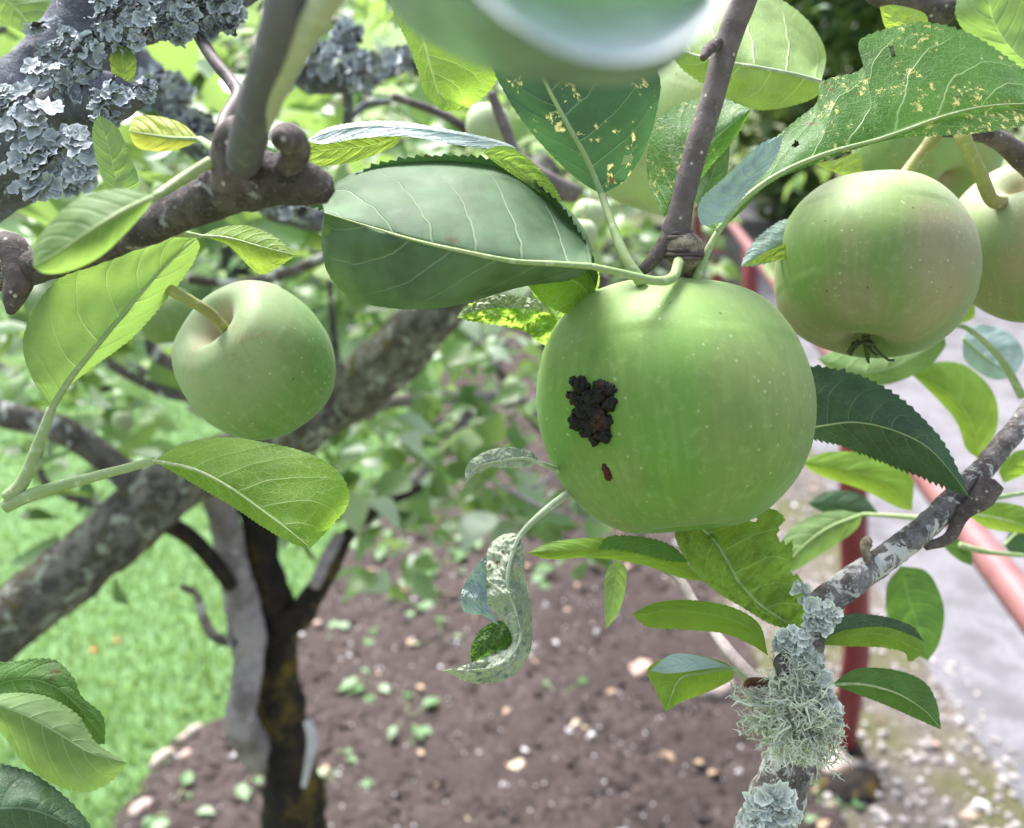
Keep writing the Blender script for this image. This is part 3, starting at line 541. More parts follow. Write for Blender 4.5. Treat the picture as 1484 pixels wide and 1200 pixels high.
leaf('green translucent leaf with bright veins, topmost of three at the bottom left', [(-40, 1010), (20, 985), (70, 990), (110, 1020), (152, 1078)], [(-30, 970), (30, 958), (78, 957), (105, 982), (118, 1010), (148, 1038)], [(-20, 1030), (40, 1030), (90, 1050), (130, 1075)], (.2, .2), (.004, -.002), 'top_mid', teeth=4, nt=30)
leaf('pale folded leaf with a curled tip, middle of three at the bottom left', [(-40, 1020), (20, 1030), (80, 1060), (130, 1090), (184, 1106)], [(0, 1006), (60, 1008), (110, 1035), (140, 1078)], [(0, 1060), (40, 1110), (90, 1140), (130, 1146), (162, 1130)], (.19, .188), (.007, .006), 'under_pale', teeth=3, nt=30)
leaf('dark green leaf, lowest of three at the bottom left', [(-60, 1180), (20, 1170), (80, 1185), (150, 1230)], [(-30, 1112), (30, 1115), (75, 1140), (118, 1180)], [(-20, 1230), (60, 1240), (110, 1240)], (.185, .185), (.006, .004), 'top_dark', teeth=4, nt=26)
leaf('crinkled leaf with a pale rim poking out left of the big apple', [(805, 492), (770, 465), (720, 456), (662, 460)], [(802, 450), (760, 432), (715, 434), (680, 442)], [(790, 500), (760, 480), (720, 470), (690, 466)], (.225, .22), (.004, .004), 'back_mid', teeth=3, nt=22, crinkle=.004,
     extra=[dict(mid=[(800, 455), (750, 436), (690, 440), (664, 458)], left=[(780, 436), (740, 428), (700, 432)], right=[(770, 448), (720, 446), (690, 450)], z=(.222, .218), mat='felt', teeth=1, crinkle=.002)])
leaf('little veined leaf hanging behind the top left of the big apple', [(800, 462), (830, 430), (850, 400), (862, 385)], [(775, 430), (770, 405), (800, 388)], [(845, 450), (865, 420), (868, 400)], (.232, .23), (.003, .003), 'back_mid', teeth=2, nt=18, pet=[(755, 395, .21), (785, 430, .22), (810, 468, .23)], pw=5)
leaf('small felted leaf with a hooked tip, left of the big apple', [(785, 672), (760, 664), (725, 668), (695, 675), (680, 690), (676, 700)], [(770, 655), (740, 648), (710, 652), (685, 665), (674, 682)], [(760, 678), (730, 678), (705, 678), (688, 688)], (.2, .198), (.004, .003), 'felt', pet=[(825, 690, .215), (805, 680, .208), (785, 672)], pw=5.5, petmat=FELTP, teeth=0, crinkle=.002)
leaf('shrivelled felted leaf curled like a hook, dangling left below the big apple', [(753, 776), (740, 810), (736, 850), (749, 890), (752, 932), (718, 966), (642, 972)],
     [(738, 772), (712, 788), (700, 830), (702, 865), (722, 893), (738, 912), (736, 932), (705, 952), (668, 966)], [(760, 795), (760, 830), (768, 872), (771, 915), (766, 950), (738, 982), (690, 990)], (.2, .198, .196, .198), (.012, .010), 'felt', pet=[(838, 706, .215), (800, 732, .207), (770, 758, .202), (752, 778)], pw=6.5, petmat=FELTP, teeth=2, nt=50, crinkle=.0045, NT=200, NS=20,
     extra=[dict(mid=[(706, 805), (685, 840), (680, 872), (700, 892)], left=[(690, 820), (670, 855), (672, 885)], right=[(705, 840), (708, 875), (722, 905)], z=(.202, .203), mat='sheen', teeth=1, crinkle=.002),
            dict(mid=[(745, 905), (718, 915), (700, 932), (682, 958)], left=[(722, 900), (698, 912), (684, 935)], right=[(748, 935), (722, 948), (700, 958)], z=(.203, .203), mat='top_mid', teeth=1, crinkle=.003)])
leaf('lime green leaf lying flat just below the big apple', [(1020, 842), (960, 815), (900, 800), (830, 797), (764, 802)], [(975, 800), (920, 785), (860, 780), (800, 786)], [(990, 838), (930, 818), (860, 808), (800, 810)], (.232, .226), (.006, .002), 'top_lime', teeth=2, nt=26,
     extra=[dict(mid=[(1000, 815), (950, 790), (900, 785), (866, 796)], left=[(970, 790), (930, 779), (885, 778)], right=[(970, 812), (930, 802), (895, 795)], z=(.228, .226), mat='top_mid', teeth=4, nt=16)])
leaf('large backlit leaf with a nibbled edge hanging below the big apple', [(1000, 748), (1040, 790), (1075, 850), (1120, 890), (1168, 916)], [(978, 770), (995, 810), (1030, 850), (1080, 882), (1120, 905)], [(1060, 740), (1120, 738), (1145, 770), (1150, 815), (1172, 850), (1172, 890)], (.222, .218, .215), (.004, .008), 'back_mid', teeth=3, nt=30, midrib=3.5, crinkle=.003, holes=[(.25, .6, .02, .06), (.33, .75, .015, .05), (.5, .9, .05, .15), (.7, 1.0, .06, .16), (.28, .95, .04, .12)])
leaf('lime leaf curving up to the lichen branch from the left', [(1113, 950), (1090, 915), (1050, 895), (980, 885), (916, 890)], [(1100, 905), (1060, 880), (1000, 870), (950, 874)], [(1090, 935), (1050, 918), (990, 912), (940, 908)], (.215, .212), (.005, .004), 'top_lime', teeth=2, nt=24)
leaf('short lime leaf with a white rib above the soil, left of the lichen tuft', [(1062, 968), (1020, 975), (985, 985), (965, 1032)], [(1045, 958), (1000, 948), (960, 955), (938, 972), (950, 1000)], [(1060, 985), (1020, 1005), (985, 1018)], (.222, .22), (.004, .003), 'top_lime', teeth=1, pet=[(1085, 988, .218), (1062, 968)], pw=4,
     extra=[dict(mid=[(1058, 966), (1000, 962), (942, 972)], left=[(1020, 952), (975, 948)], right=[(1020, 970), (970, 976)], z=(.219, .219), mat='sheen', teeth=0)])
leaf('folded lime leaf with a dark rim right of the lichen branch', [(1184, 934), (1230, 922), (1280, 920), (1338, 946)], [(1220, 900), (1270, 894), (1315, 905), (1338, 930)], [(1230, 936), (1280, 938), (1310, 945), (1318, 958)], (.222, .22), (.006, .002), 'top_lime', teeth=2.5, nt=22,
     extra=[dict(mid=[(1184, 930), (1225, 905), (1280, 900), (1339, 930)], left=[(1220, 893), (1270, 892), (1318, 906)], right=[(1225, 913), (1280, 908), (1320, 920)], z=(.219, .218), mat='top_dark', teeth=2, nt=22)])
leaf('smooth pointed leaf drooping right below the folded lime one', [(1205, 992), (1250, 992), (1300, 1005), (1340, 1030), (1364, 1057)], [(1240, 970), (1290, 970), (1335, 985), (1356, 1015)], [(1235, 1003), (1280, 1020), (1330, 1042)], (.22, .218), (.005, .003), 'top_mid', teeth=1.5, nt=20, pet=[(1180, 995, .215), (1205, 992)], pw=4.5)
leaf('narrow pale leaf hanging straight down over the soil', [(895, 812), (892, 850), (885, 885), (878, 912)], [(878, 830), (876, 870)], [(908, 825), (905, 860), (895, 890)], (.25, .25), (.003, .002), 'under_pale', teeth=0)
# mid-distance leaves at the right, a little out of focus
leaf('pale green leaf right under the pinkish apple, running to its right', [(1185, 520), (1240, 540), (1300, 530), (1370, 490)], [(1230, 500), (1300, 490), (1350, 470)], [(1220, 550), (1280, 558), (1340, 535), (1368, 505)], (.32, .33), (.01, .004), 'under_pale', teeth=1)
leaf('smooth bright green leaf curving down at the right edge', [(1418, 665), (1410, 620), (1380, 575), (1318, 540)], [(1445, 620), (1440, 570), (1400, 530), (1355, 525)], [(1400, 650), (1385, 610), (1350, 570)], (.33, .33), (.008, .003), 'top_lime', teeth=0)
leaf('pale blue green leaf at the right edge, crossed by a thin stalk', [(1395, 490), (1430, 520), (1470, 545)], [(1400, 525), (1440, 550)], [(1420, 470), (1465, 485), (1484, 515)], (.36, .36), (.004, .004), 'sheen', teeth=0, pet=[(1482, 575, .3), (1450, 520, .3), (1405, 478, .31), (1375, 470, .31)], pw=4.5)
leaf('bright leaf lying behind the dark serrated one', [(1160, 670), (1220, 680), (1280, 700), (1322, 740)], [(1200, 655), (1270, 660), (1320, 690)], [(1190, 690), (1250, 710), (1300, 735)], (.34, .34), (.006, .004), 'top_lime', teeth=0)
leaf('grey green leaf drooping under the bright one behind the big apple', [(1250, 745), (1200, 765), (1160, 795), (1130, 830)], [(1210, 740), (1160, 755), (1130, 790)], [(1240, 768), (1195, 800), (1155, 825)], (.33, .33), (.006, .003), 'under_pale', teeth=0, pet=[(1345, 752, .32), (1300, 748, .325), (1250, 745)], pw=4)
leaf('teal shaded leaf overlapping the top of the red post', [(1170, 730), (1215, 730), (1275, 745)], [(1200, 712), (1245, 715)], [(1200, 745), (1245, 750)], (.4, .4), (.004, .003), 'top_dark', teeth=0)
leaf('blurred two toned leaf hanging below the grey branch at the right', [(1305, 820), (1318, 870), (1335, 920), (1345, 958)], [(1285, 850), (1288, 900), (1315, 940)], [(1345, 830), (1368, 880), (1362, 930)], (.34, .34), (.006, .004), 'top_mid', teeth=0)
leaf('light green leaf at the right edge level with the branch fork', [(1400, 745), (1440, 750), (1500, 765)], [(1430, 728), (1484, 735)], [(1430, 765), (1470, 772), (1500, 772)], (.33, .33), (.004, .003), 'top_lime', teeth=0, pet=[(1380, 735, .3), (1440, 722, .3), (1500, 712, .3)], pw=4)
leaf('olive green leaf at the right edge above the branch fork', [(1455, 700), (1465, 675), (1500, 650)], [(1448, 680), (1470, 655)], [(1480, 690), (1500, 675)], (.33, .33), (.003, .003), 'top_lime', teeth=0)
leaf('teal green leaf over the sky-lit red rail at the right edge', [(1455, 790), (1480, 770), (1520, 775)], [(1465, 770), (1490, 760)], [(1470, 805), (1500, 805)], (.36, .36), (.004, .003), 'top_dark', teeth=0, pet=[(1390, 790, .33), (1430, 800, .33), (1484, 805, .34)], pw=4)
leaf('small drooping green leaf right of the branch fork', [(1365, 780), (1390, 800), (1408, 820)], [(1390, 782), (1408, 800)], [(1370, 795), (1390, 812)], (.33, .33), (.002, .002), 'top_mid', teeth=0)
leaf('small curled green leaf just under the right hand apples', [(1375, 462), (1395, 455), (1412, 440)], [(1380, 445), (1400, 432)], [(1395, 468), (1412, 458)], (.31, .31), (.002, .002), 'top_lime', teeth=0)
# ------------------------------------------------------------------ mid-ground: the tree with the mossy limb
def fastleafmat(name, a, b, c_, rough=.45, tc=(.45, .62, .10)):
    m = M(name); t = m.add('ShaderNodeAttribute', attribute_name='tint'); sep = m.add('ShaderNodeSeparateColor'); m.l(t.outputs[0], sep.inputs[0])
    col = m.mix(sep.outputs[0], a, b); col = m.mix(m.rng(sep.outputs[1], .62, .95), col, c_)
    m.fin(col, rough, .45); tr = m.add('ShaderNodeBsdfTranslucent'); m.l(m.mix(.5, col, tc, 'MIX'), tr.inputs[0])
    mx = m.add('ShaderNodeMixShader'); mx.inputs[0].default_value = .38; m.l(m.b.outputs[0], mx.inputs[1]); m.l(tr.outputs[0], mx.inputs[2]); m.l(mx.outputs[0], m.o.inputs[0])
    return m.m
CROWN = fastleafmat('crown_leaves', (.055, .14, .055), (.22, .38, .13), (.50, .60, .50), .32)  # near-white third tint paints sky gloss onto some leaves
CROWN_D = fastleafmat('far_crown_leaves', (.03, .08, .035), (.09, .18, .06), (.16, .24, .12), .5)
WEED = fastleafmat('weed_leaves', (.09, .21, .08), (.19, .34, .15), (.30, .42, .26), .5)
def add_leaf(V, Fc, C_, p, d, n, L, w, rnd, droop=.3):
    d = d.normalized(); s = d.cross(n)
    if s.length < 1e-4: s = d.orthogonal()
    s.normalize(); n = s.cross(d); b0 = len(V); t1, t2 = rnd.random(), rnd.random()
    prof = (0.08, .72, 1.0, .82, .42, .02)
    for i, k in enumerate(prof):
        q = i / 5; c = p + d * L * (.12 + .88 * q) - n * L * droop * q * q
        for sg in (-1, 0, 1): V.append(c + s * w * .5 * k * sg + n * w * .13 * abs(sg) * k); C_.append((t1, t2, 0))
    for i in range(5):
        b = b0 + i * 3; Fc += [(b, b + 1, b + 4, b + 3), (b + 1, b + 2, b + 5, b + 4)]
def spray(V, Fc, C_, P, count, rnd, L=.055, spread=.05):
    """leaves in small rosettes along a polyline"""
    k = max(1, count // 5)
    for _ in range(k):
        i = rnd.randrange(len(P) - 1); c = P[i].lerp(P[i + 1], rnd.random()) + Vector([rnd.gauss(0, spread) for _ in range(3)])
        for _ in range(5):
            d = Vector((rnd.gauss(0, 1), rnd.gauss(0, 1), rnd.gauss(.1, .6))).normalized(); n = (Vector((0, 0, 1)) + Vector([rnd.gauss(0, .45) for _ in range(3)])).normalized()
            l = L * rnd.uniform(.6, 1.2); add_leaf(V, Fc, C_, c + d * l * .35, d, n, l, l * rnd.uniform(.5, .68), rnd, rnd.uniform(0, .5))
def limb(parent, nm, pts, mat, n=50, seg=16, bump=.2, bf=14, tail=None):
    P, r = ptube(pts, n)
    if tail: P += [Vector(t[:3]) for t in tail]; r += [t[3] for t in tail]
    V, Fc = tube_geo(P, r, seg, bump, bf); mesh(nm, V, Fc, mat, parent); return P
tb = at(435, 1230, .95)
old = empty('apple_tree', (tb.x, tb.y, 0), 'old mossy apple tree with a thick diagonal limb and black trunk at the left', 'tree')
limb(old, 'trunk', [(350, 690, .88, 28), (372, 760, .9, 22), (388, 850, .92, 26), (400, 930, .94, 30), (402, 1000, .95, 34), (415, 1080, .95, 36), (435, 1230, .95, 42)], BR_BLACK, 60, 24, .35, 22, tail=[(tb.x + .01, tb.y + .02, .45, .04), (tb.x + .01, tb.y + .03, .15, .045), (tb.x, tb.y + .03, -.02, .06)])
DL = limb(old, 'limb', [(-90, 985, .72, 54), (0, 908, .72, 48), (100, 832, .74, 46), (190, 752, .76, 46), (260, 695, .78, 44), (340, 662, .8, 36), (420, 628, .8, 38), (500, 575, .8, 38), (560, 525, .78, 42), (615, 468, .76, 40), (680, 400, .75, 34), (740, 320, .75, 28), (790, 240, .78, 22)], BR_MOSS, 110, 28, .16, 26)
limb(old, 'bough', [(-60, 590, .72, 17), (20, 605, .73, 18), (90, 625, .74, 20), (150, 662, .75, 22), (230, 735, .77, 26)], BR_BG, 40, 16)
limb(old, 'stem', [(285, 680, .82, 20), (318, 735, .86, 20), (335, 800, .88, 23), (353, 880, .89, 25), (361, 950, .9, 23), (354, 1010, .9, 22), (352, 1055, .91, 25), (385, 1095, .95, 28)], BR_STEM, 70, 24, .22, 24)
limb(old, 'dark_bough', [(215, 745, .8, 14), (270, 775, .82, 13), (310, 815, .84, 12), (335, 850, .86, 10)], BR_BLACK, 30, 12)
limb(old, 'dark_bough', [(400, 900, .92, 22), (430, 895, .92, 22), (455, 860, .93, 17), (480, 820, .95, 13), (510, 770, .97, 9), (560, 730, 1.0, 8), (610, 705, 1.02, 6)], BR_BLACK, 50, 14, .3)
limb(old, 'pale_shoot', [(455, 850, .91, 8), (470, 815, .93, 9), (492, 775, .95, 8)], BR_STEM, 20, 10)
limb(old, 'curly_twig', [(262, 850, .9, 5), (285, 862, .9, 6), (295, 895, .89, 7), (310, 922, .88, 7), (342, 932, .88, 7)], BR_BG, 40, 10)
limb(old, 'bark_wound', [(445, 1045, .9, 6), (453, 1070, .9, 8), (449, 1100, .9, 7), (440, 1140, .9, 4)], barkmat('bare_wood', (.6, .58, .6), (.45, .43, .45), (.6, .6, .6), 20), 20, 12)
limb(old, 'twig', [(140, 515, .8, 7), (190, 545, .8, 8), (240, 568, .8, 8), (290, 580, .8, 7)], BR_BG, 30, 10)
limb(old, 'twig', [(215, 490, .75, 6), (225, 512, .75, 10), (250, 528, .75, 9), (280, 535, .75, 7)], BR_BG, 30, 10)
limb(old, 'twig', [(60, 640, .9, 4), (60, 690, .9, 5), (100, 720, .9, 6), (180, 740, .88, 8)], BR_BG, 30, 10)
limb(old, 'twig', [(275, 405, .7, 7), (340, 412, .7, 8), (400, 400, .7, 8), (460, 378, .7, 8), (520, 350, .7, 9)], BR_BG, 30, 10)
limb(old, 'twig', [(478, 400, .8, 4), (482, 470, .8, 5), (490, 540, .8, 6)], BR_BG, 30, 8)
limb(old, 'lichen_bough', [(410, 40, .5, 14), (440, 110, .5, 18), (500, 118, .5, 18), (560, 100, .5, 12), (620, 88, .5, 9)], BR_BLUE, 50, 14, .3, 60)
limb(old, 'twig', [(500, 120, .5, 7), (505, 160, .52, 7), (500, 230, .55, 6)], BR_BLUE, 30, 10)
limb(old, 'twig', [(505, 175, .55, 4), (530, 152, .55, 5), (565, 148, .55, 4)], BR_BLUE, 30, 8)
limb(old, 'lichen_bough', [(170, 60, .45, 22), (225, 130, .46, 26), (265, 185, .47, 24), (320, 235, .48, 20), (400, 300, .5, 20), (470, 320, .5, 15)], BR_BLUE, 50, 16, .3, 60)
limb(old, 'twig', [(570, 140, .45, 6), (640, 165, .45, 6), (690, 195, .45, 6), (740, 215, .45, 7)], BR_BG, 30, 10)
limb(old, 'twig', [(712, 135, .4, 7), (730, 180, .4, 8), (750, 225, .4, 9), (790, 265, .4, 18), (830, 280, .42, 14)], TWIG, 40, 12)
# blurred lichen on the boughs behind
rnd = random.Random(21); V = []; Fc = []; C_ = []
for li, (x, y, z, sp, cnt) in enumerate(((235, 135, .44, 42, 90), (285, 190, .45, 30, 50), (455, 90, .48, 34, 60), (520, 105, .48, 34, 60), (580, 90, .49, 24, 30), (500, 60, .5, 26, 30), (400, 280, .47, 26, 40), (430, 300, .45, 22, 30))):
    if li in (1, 2, 5, 6): mesh('lichen', V, Fc, LICH_B, old, col=C_); V = []; Fc = []; C_ = []
    for _ in range(cnt):
        a = rnd.random() * 6.28; d = sp * math.sqrt(rnd.random()); rosette(V, Fc, C_, at(x + d * math.cos(a), y + d * math.sin(a) * .7, z + rnd.uniform(-.02, .01)), (-CF + Vector([rnd.gauss(0, .7) for _ in range(3)])).normalized(), rnd.uniform(5, 13) / F * z, rnd, .5)
mesh('lichen', V, Fc, LICH_B, old, col=C_)
# crown of the old tree: sprays through the space behind the near fruit
V = []; Fc = []; C_ = []; rnd = random.Random(33)
def sprays(specs):
    for (x0, y0, x1, y1, z0, z1, cnt, sp, L) in specs:
        P = [at(x0 + (x1 - x0) * i / 6 + rnd.gauss(0, 10), y0 + (y1 - y0) * i / 6 + rnd.gauss(0, 10), z0 + (z1 - z0) * i / 6) for i in range(7)]
        spray(V, Fc, C_, P, cnt, rnd, L, sp)
sprays([(-40, 60, 300, 120, .6, .9, 130, .07, .05), (-40, 300, 200, 250, .55, .8, 60, .05, .05), (-60, 430, 130, 480, .7, .9, 60, .05, .05), (200, 300, 560, 280, .7, 1.0, 90, .07, .055),
        (420, 40, 700, 140, .7, 1.0, 90, .07, .055), (-40, 20, 420, 20, 1.0, 1.4, 240, .14, .06), (300, 350, 480, 420, 1., 1.3, 70, .09, .055), (-40, 700, 130, 760, .8, .9, 30, .04, .06),
        (-40, 560, 60, 600, .9, 1.1, 30, .06, .06), (480, 300, 600, 420, 1.0, 1.2, 60, .06, .05), (80, 470, 250, 520, 1.0, 1.3, 40, .07, .05), (420, 650, 540, 700, .85, .95, 34, .035, .055), (120, 180, 330, 330, .45, .6, 50, .04, .045),
        (560, 20, 1200, 20, 1.2, 1.8, 120, .15, .06)])
sprays([(-20, 380, 250, 560, .9, 1.3, 90, .07, .04), (150, 520, 420, 650, 1.2, 1.6, 80, .09, .045), (280, 290, 560, 330, .6, .9, 60, .05, .04), (480, 180, 760, 230, .6, .9, 50, .05, .04), (-20, 180, 300, 330, 1.0, 1.4, 90, .09, .045)])
sprays([(-20, 420, 240, 640, 1.2, 1.7, 110, .10, .04), (380, 180, 620, 240, .9, 1.3, 80, .08, .045), (-20, 120, 560, 120, 1.3, 1.8, 160, .14, .05), (420, 380, 640, 560, 1.3, 1.7, 80, .09, .04)])
mesh('crown', V, Fc, CROWN, old, col=C_)
rt = random.Random(77)
for k in range(26):
    x, y, z = rt.uniform(-40, 620), rt.uniform(30, 640), rt.uniform(.6, 1.4); dx, dy = rt.uniform(80, 240) * rt.choice((-1, 1)), rt.uniform(-110, 90); w = rt.uniform(2.5, 6)
    limb(old, 'twig', [(x, y, z, w), (x + dx * .35, y + dy * .35 + rt.uniform(-25, 25), z + .03, w * .9), (x + dx * .7, y + dy * .7 + rt.uniform(-20, 20), z + .04, w * .8), (x + dx, y + dy, z + .05, w * .5)], rt.choice((BR_BG, BR_BG, BR_STEM, BR_BLUE)), 24, 8)
# second apple tree behind the middle
tp = gnd(800, 640); nb = empty('apple_tree', tp, 'low spreading apple tree with pale boughs behind the big apple', 'tree')
V, Fc = tube_geo([tp + Vector((0, 0, -.05)), tp + Vector((.02, 0, .25)), tp + Vector((-.05, -.1, .5)), at(770, 430, 2.2), at(800, 330, 2.1)], [.06, .05, .045, .035, .02], 14, .2, 10); mesh('trunk', V, Fc, BR_BG, nb)
limb(nb, 'pale_bough', [(520, 610, 1.3, 9), (560, 585, 1.3, 9), (620, 578, 1.35, 10), (690, 575, 1.4, 10), (760, 585, 1.45, 10), (800, 640, 1.5, 9), (830, 680, 1.6, 9)], BR_STEM, 50, 12, .15)
limb(nb, 'pale_bough', [(580, 715, 1.2, 7), (610, 685, 1.25, 9), (640, 655, 1.3, 9), (680, 600, 1.4, 8)], BR_STEM, 40, 12, .15)
limb(nb, 'bough', [(640, 450, 1.5, 5), (690, 500, 1.6, 6), (740, 560, 1.7, 7), (780, 620, 1.8, 8)], BR_BG, 30, 10)
limb(nb, 'bough', [(1050, 380, 2.2, 6), (950, 330, 2.1, 7), (850, 380, 2.1, 9), (790, 450, 2.15, 14)], BR_BG, 30, 10)
for k in range(16):
    x, y, z = rt.uniform(500, 860), rt.uniform(330, 740), rt.uniform(1.1, 1.9); dx, dy = rt.uniform(60, 160) * rt.choice((-1, 1)), rt.uniform(-90, 60); w = rt.uniform(2.5, 5)
    limb(nb, 'twig', [(x, y, z, w), (x + dx * .5, y + dy * .5 + rt.uniform(-20, 20), z + .03, w * .8), (x + dx, y + dy, z + .05, w * .5)], rt.choice((BR_BG, BR_STEM)), 20, 8)
V = []; Fc = []; C_ = []
sprays([(500, 620, 600, 720, 1.0, 1.15, 90, .05, .06), (560, 470, 760, 500, 1.2, 1.5, 110, .09, .055), (600, 560, 800, 560, 1.5, 1.7, 50, .06, .05), (600, 700, 820, 740, 1.35, 1.5, 100, .07, .075), (640, 330, 900, 350, 1.3, 1.8, 170, .12, .06), (700, 140, 1060, 260, 1.6, 2.2, 230, .18, .065),
        (560, 420, 640, 500, 1.3, 1.5, 40, .06, .055), (560, 640, 760, 690, 1.4, 1.7, 70, .07, .05), (560, 450, 780, 560, 1.6, 2.0, 110, .12, .05), (820, 370, 900, 420, 1.5, 1.8, 60, .08, .06)])
mesh('crown', V, Fc, CROWN, nb, col=C_)
# small background apples
for (x, y, z, r, mt, lab) in ((708, 182, .42, 33, A_PALE, 'half grown apple behind the narrow leaf, left of the mined leaves'), (853, 312, .5, 24, A_PALE, 'upper of two small pale apples beside the long leaf stalk'), (842, 340, .46, 24, A_PALE, 'lower of two small pale apples beside the long leaf stalk'),
        (244, 458, .42, 44, A_GREEN, 'dark blurred apple behind the left apple'), (178, 610, .85, 15, A_PALE, 'tiny fruitlet over the lawn left of the left apple'), (742, 462, 1.35, 16, A_PALE, 'round pale apple above the pale horizontal bough'), (800, 452, 1.35, 15, A_PALE, 'pale apple right of another, under the crinkled leaf'),
        (742, 560, 1.3, 14, A_PALE, 'fruitlet hanging just over the pale horizontal bough'), (246, 285, .5, 26, A_GREEN, 'blurred green apple behind the branch knot'), (612, 655, 1.6, 12, A_PALE, 'tiny far apple above the soil under the mossy limb'), (600, 560, 1.3, 13, A_PALE, 'small pale apple right of the mossy limb')):
    apple(lab, x, y, z, r, (random.uniform(-.3, .3), 1, random.uniform(-.3, .5)), mt, seed=x * .1, NP=30, NA=32, stalk=[(x + 5, y - r * 1.3, z), (x + 8, y - r * 1.9, z)], sw=max(1.5, r * .06))
# ------------------------------------------------------------------ ground
def soilmat(name, a, b, c_, sc=40, bstr=1., bd=.02, lump=None):
    m = M(name); n1 = m.noise(sc, 8, .7); n2 = m.noise(sc * .12, 3); n3 = m.vor(sc * 3)
    c = m.mix(m.rng(n1, .35, .65), a, b); c = m.mix(m.rng(n2, .4, .65), c, c_)
    h = m.math('SUBTRACT', n1, m.math('MULTIPLY', n3, .3)); m.bump(h, bstr, bd); return m.fin(c, .9, .25)
SOIL = soilmat('soil', (.040, .030, .028), (.145, .112, .106), (.085, .064, .060), 50)
GRASSY = soilmat('turf_soil', (.08, .16, .06), (.14, .25, .10), (.11, .20, .08), 20, .5)
VERGE = soilmat('verge_gravel', (.14, .115, .10), (.23, .205, .19), (.13, .13, .065), 30)
PATH = soilmat('path_asphalt', (.145, .14, .155), (.20, .195, .215), (.12, .115, .125), 60, .4, .004)
FARG = soilmat('far_ground', (.09, .14, .05), (.14, .2, .07), (.16, .14, .1), 3, .3)
mesh('ground', [(-300, -300, 0), (300, -300, 0), (300, 300, 0), (-300, 300, 0)], [(0, 1, 2, 3)], FARG)
tag(bpy.data.objects['ground'], kind='structure')
edge = [gnd(x, y) for x, y in ((120, 1330), (190, 1190), (270, 1075), (345, 1050), (420, 960), (470, 860), (520, 770), (560, 700), (600, 630), (640, 560), (680, 480))]
def edge_x(y):
    if y <= edge[0].y: return edge[0].x
    for a, b in zip(edge, edge[1:]):
        if y <= b.y: return a.x + (b.x - a.x) * (y - a.y) / (b.y - a.y)
    return edge[-1].x
pth = [gnd(x, y) for x, y in ((1560, 1300), (1440, 1120), (1350, 990), (1280, 880), (1200, 720), (1140, 560), (1085, 420), (1045, 330), (1020, 270), (1005, 230))]
def path_x(y):
    if y <= pth[0].y: return pth[0].x
    for a, b in zip(pth, pth[1:]):
        if y <= b.y: return a.x + (b.x - a.x) * (y - a.y) / (b.y - a.y)
    return pth[-1].x + (y - pth[-1].y) * .25
def strip(name, fx0, fx1, y0, y1, ny, nx, z, amp, fr, mat, kind='structure'):
    V = []; Fc = []
    for j in range(ny + 1):
        y = y0 + (y1 - y0) * (j / ny) ** 1.6; a, b = fx0(y), fx1(y)
        for i in range(nx + 1):
            x = a + (b - a) * i / nx; q = Vector((x, y, 0)) * fr
            V.append((x, y, z + amp * (noise.noise(q) + .6 * noise.noise(q * 2.3) + .4 * noise.noise(q * 5.1) + .9)))
    for j in range(ny):
        for i in range(nx):
            a = j * (nx + 1) + i; Fc.append((a, a + 1, a + nx + 2, a + nx + 1))
    return tag(mesh(name, V, Fc, mat), kind=kind)
vx = lambda y: path_x(y) - min(.75, .30 + .1 * y)
strip('lawn', lambda y: -9, edge_x, .3, 12, 60, 40, .006, .004, 3, GRASSY)
strip('soil', lambda y: edge_x(y) - .02, lambda y: vx(y) + .03, .5, 9, 260, 140, .012, .016, 14, SOIL)
strip('verge', vx, lambda y: path_x(y) + .05, .5, 14, 120, 20, .016, .006, 16, VERGE)
strip('path', path_x, lambda y: path_x(y) + 5.5, .3, 14, 60, 10, .022, .002, 2, PATH)
# grass
gm = fastleafmat('grass_blades', (.08, .19, .06), (.20, .35, .12), (.38, .47, .30), .5, (.42, .60, .15))
V = []; Fc = []; C_ = []; rnd = random.Random(5)
for _ in range(62000):
    y = .9 + 6.5 * rnd.random() ** 1.7; x = edge_x(y) - abs(rnd.gauss(0, 1)) * (0.6 + y * .35) + rnd.uniform(-.03, .02)
    h = rnd.uniform(.012, .036); w = rnd.uniform(.0015, .003) * (1 + y * .25); a = rnd.random() * 6.28; d = Vector((math.cos(a), math.sin(a), 0)); le = Vector((rnd.gauss(0, .3), rnd.gauss(0, .3), 0)) * h
    b = len(V); p = Vector((x, y, .008)); V += [p - d * w, p + d * w, p + d * w * .6 + le * .4 + Vector((0, 0, h * .7)), p - d * w * .6 + le * .4 + Vector((0, 0, h * .7)), p + le + Vector((0, 0, h))]
    t = (rnd.random() * .6 + .4 * min(1, max(0, .5 + 1.6 * noise.noise(Vector((x, y, 0)) * 5)))); t2 = rnd.random() ** 2; C_ += [(t, t2, 0)] * 5; Fc += [(b, b + 1, b + 2, b + 3), (b + 3, b + 2, b + 4)]
g = mesh('grass', V, Fc, gm, col=C_, smooth=False); tag(g, 'short bright green grass of the lawn', 'grass', kind='stuff')
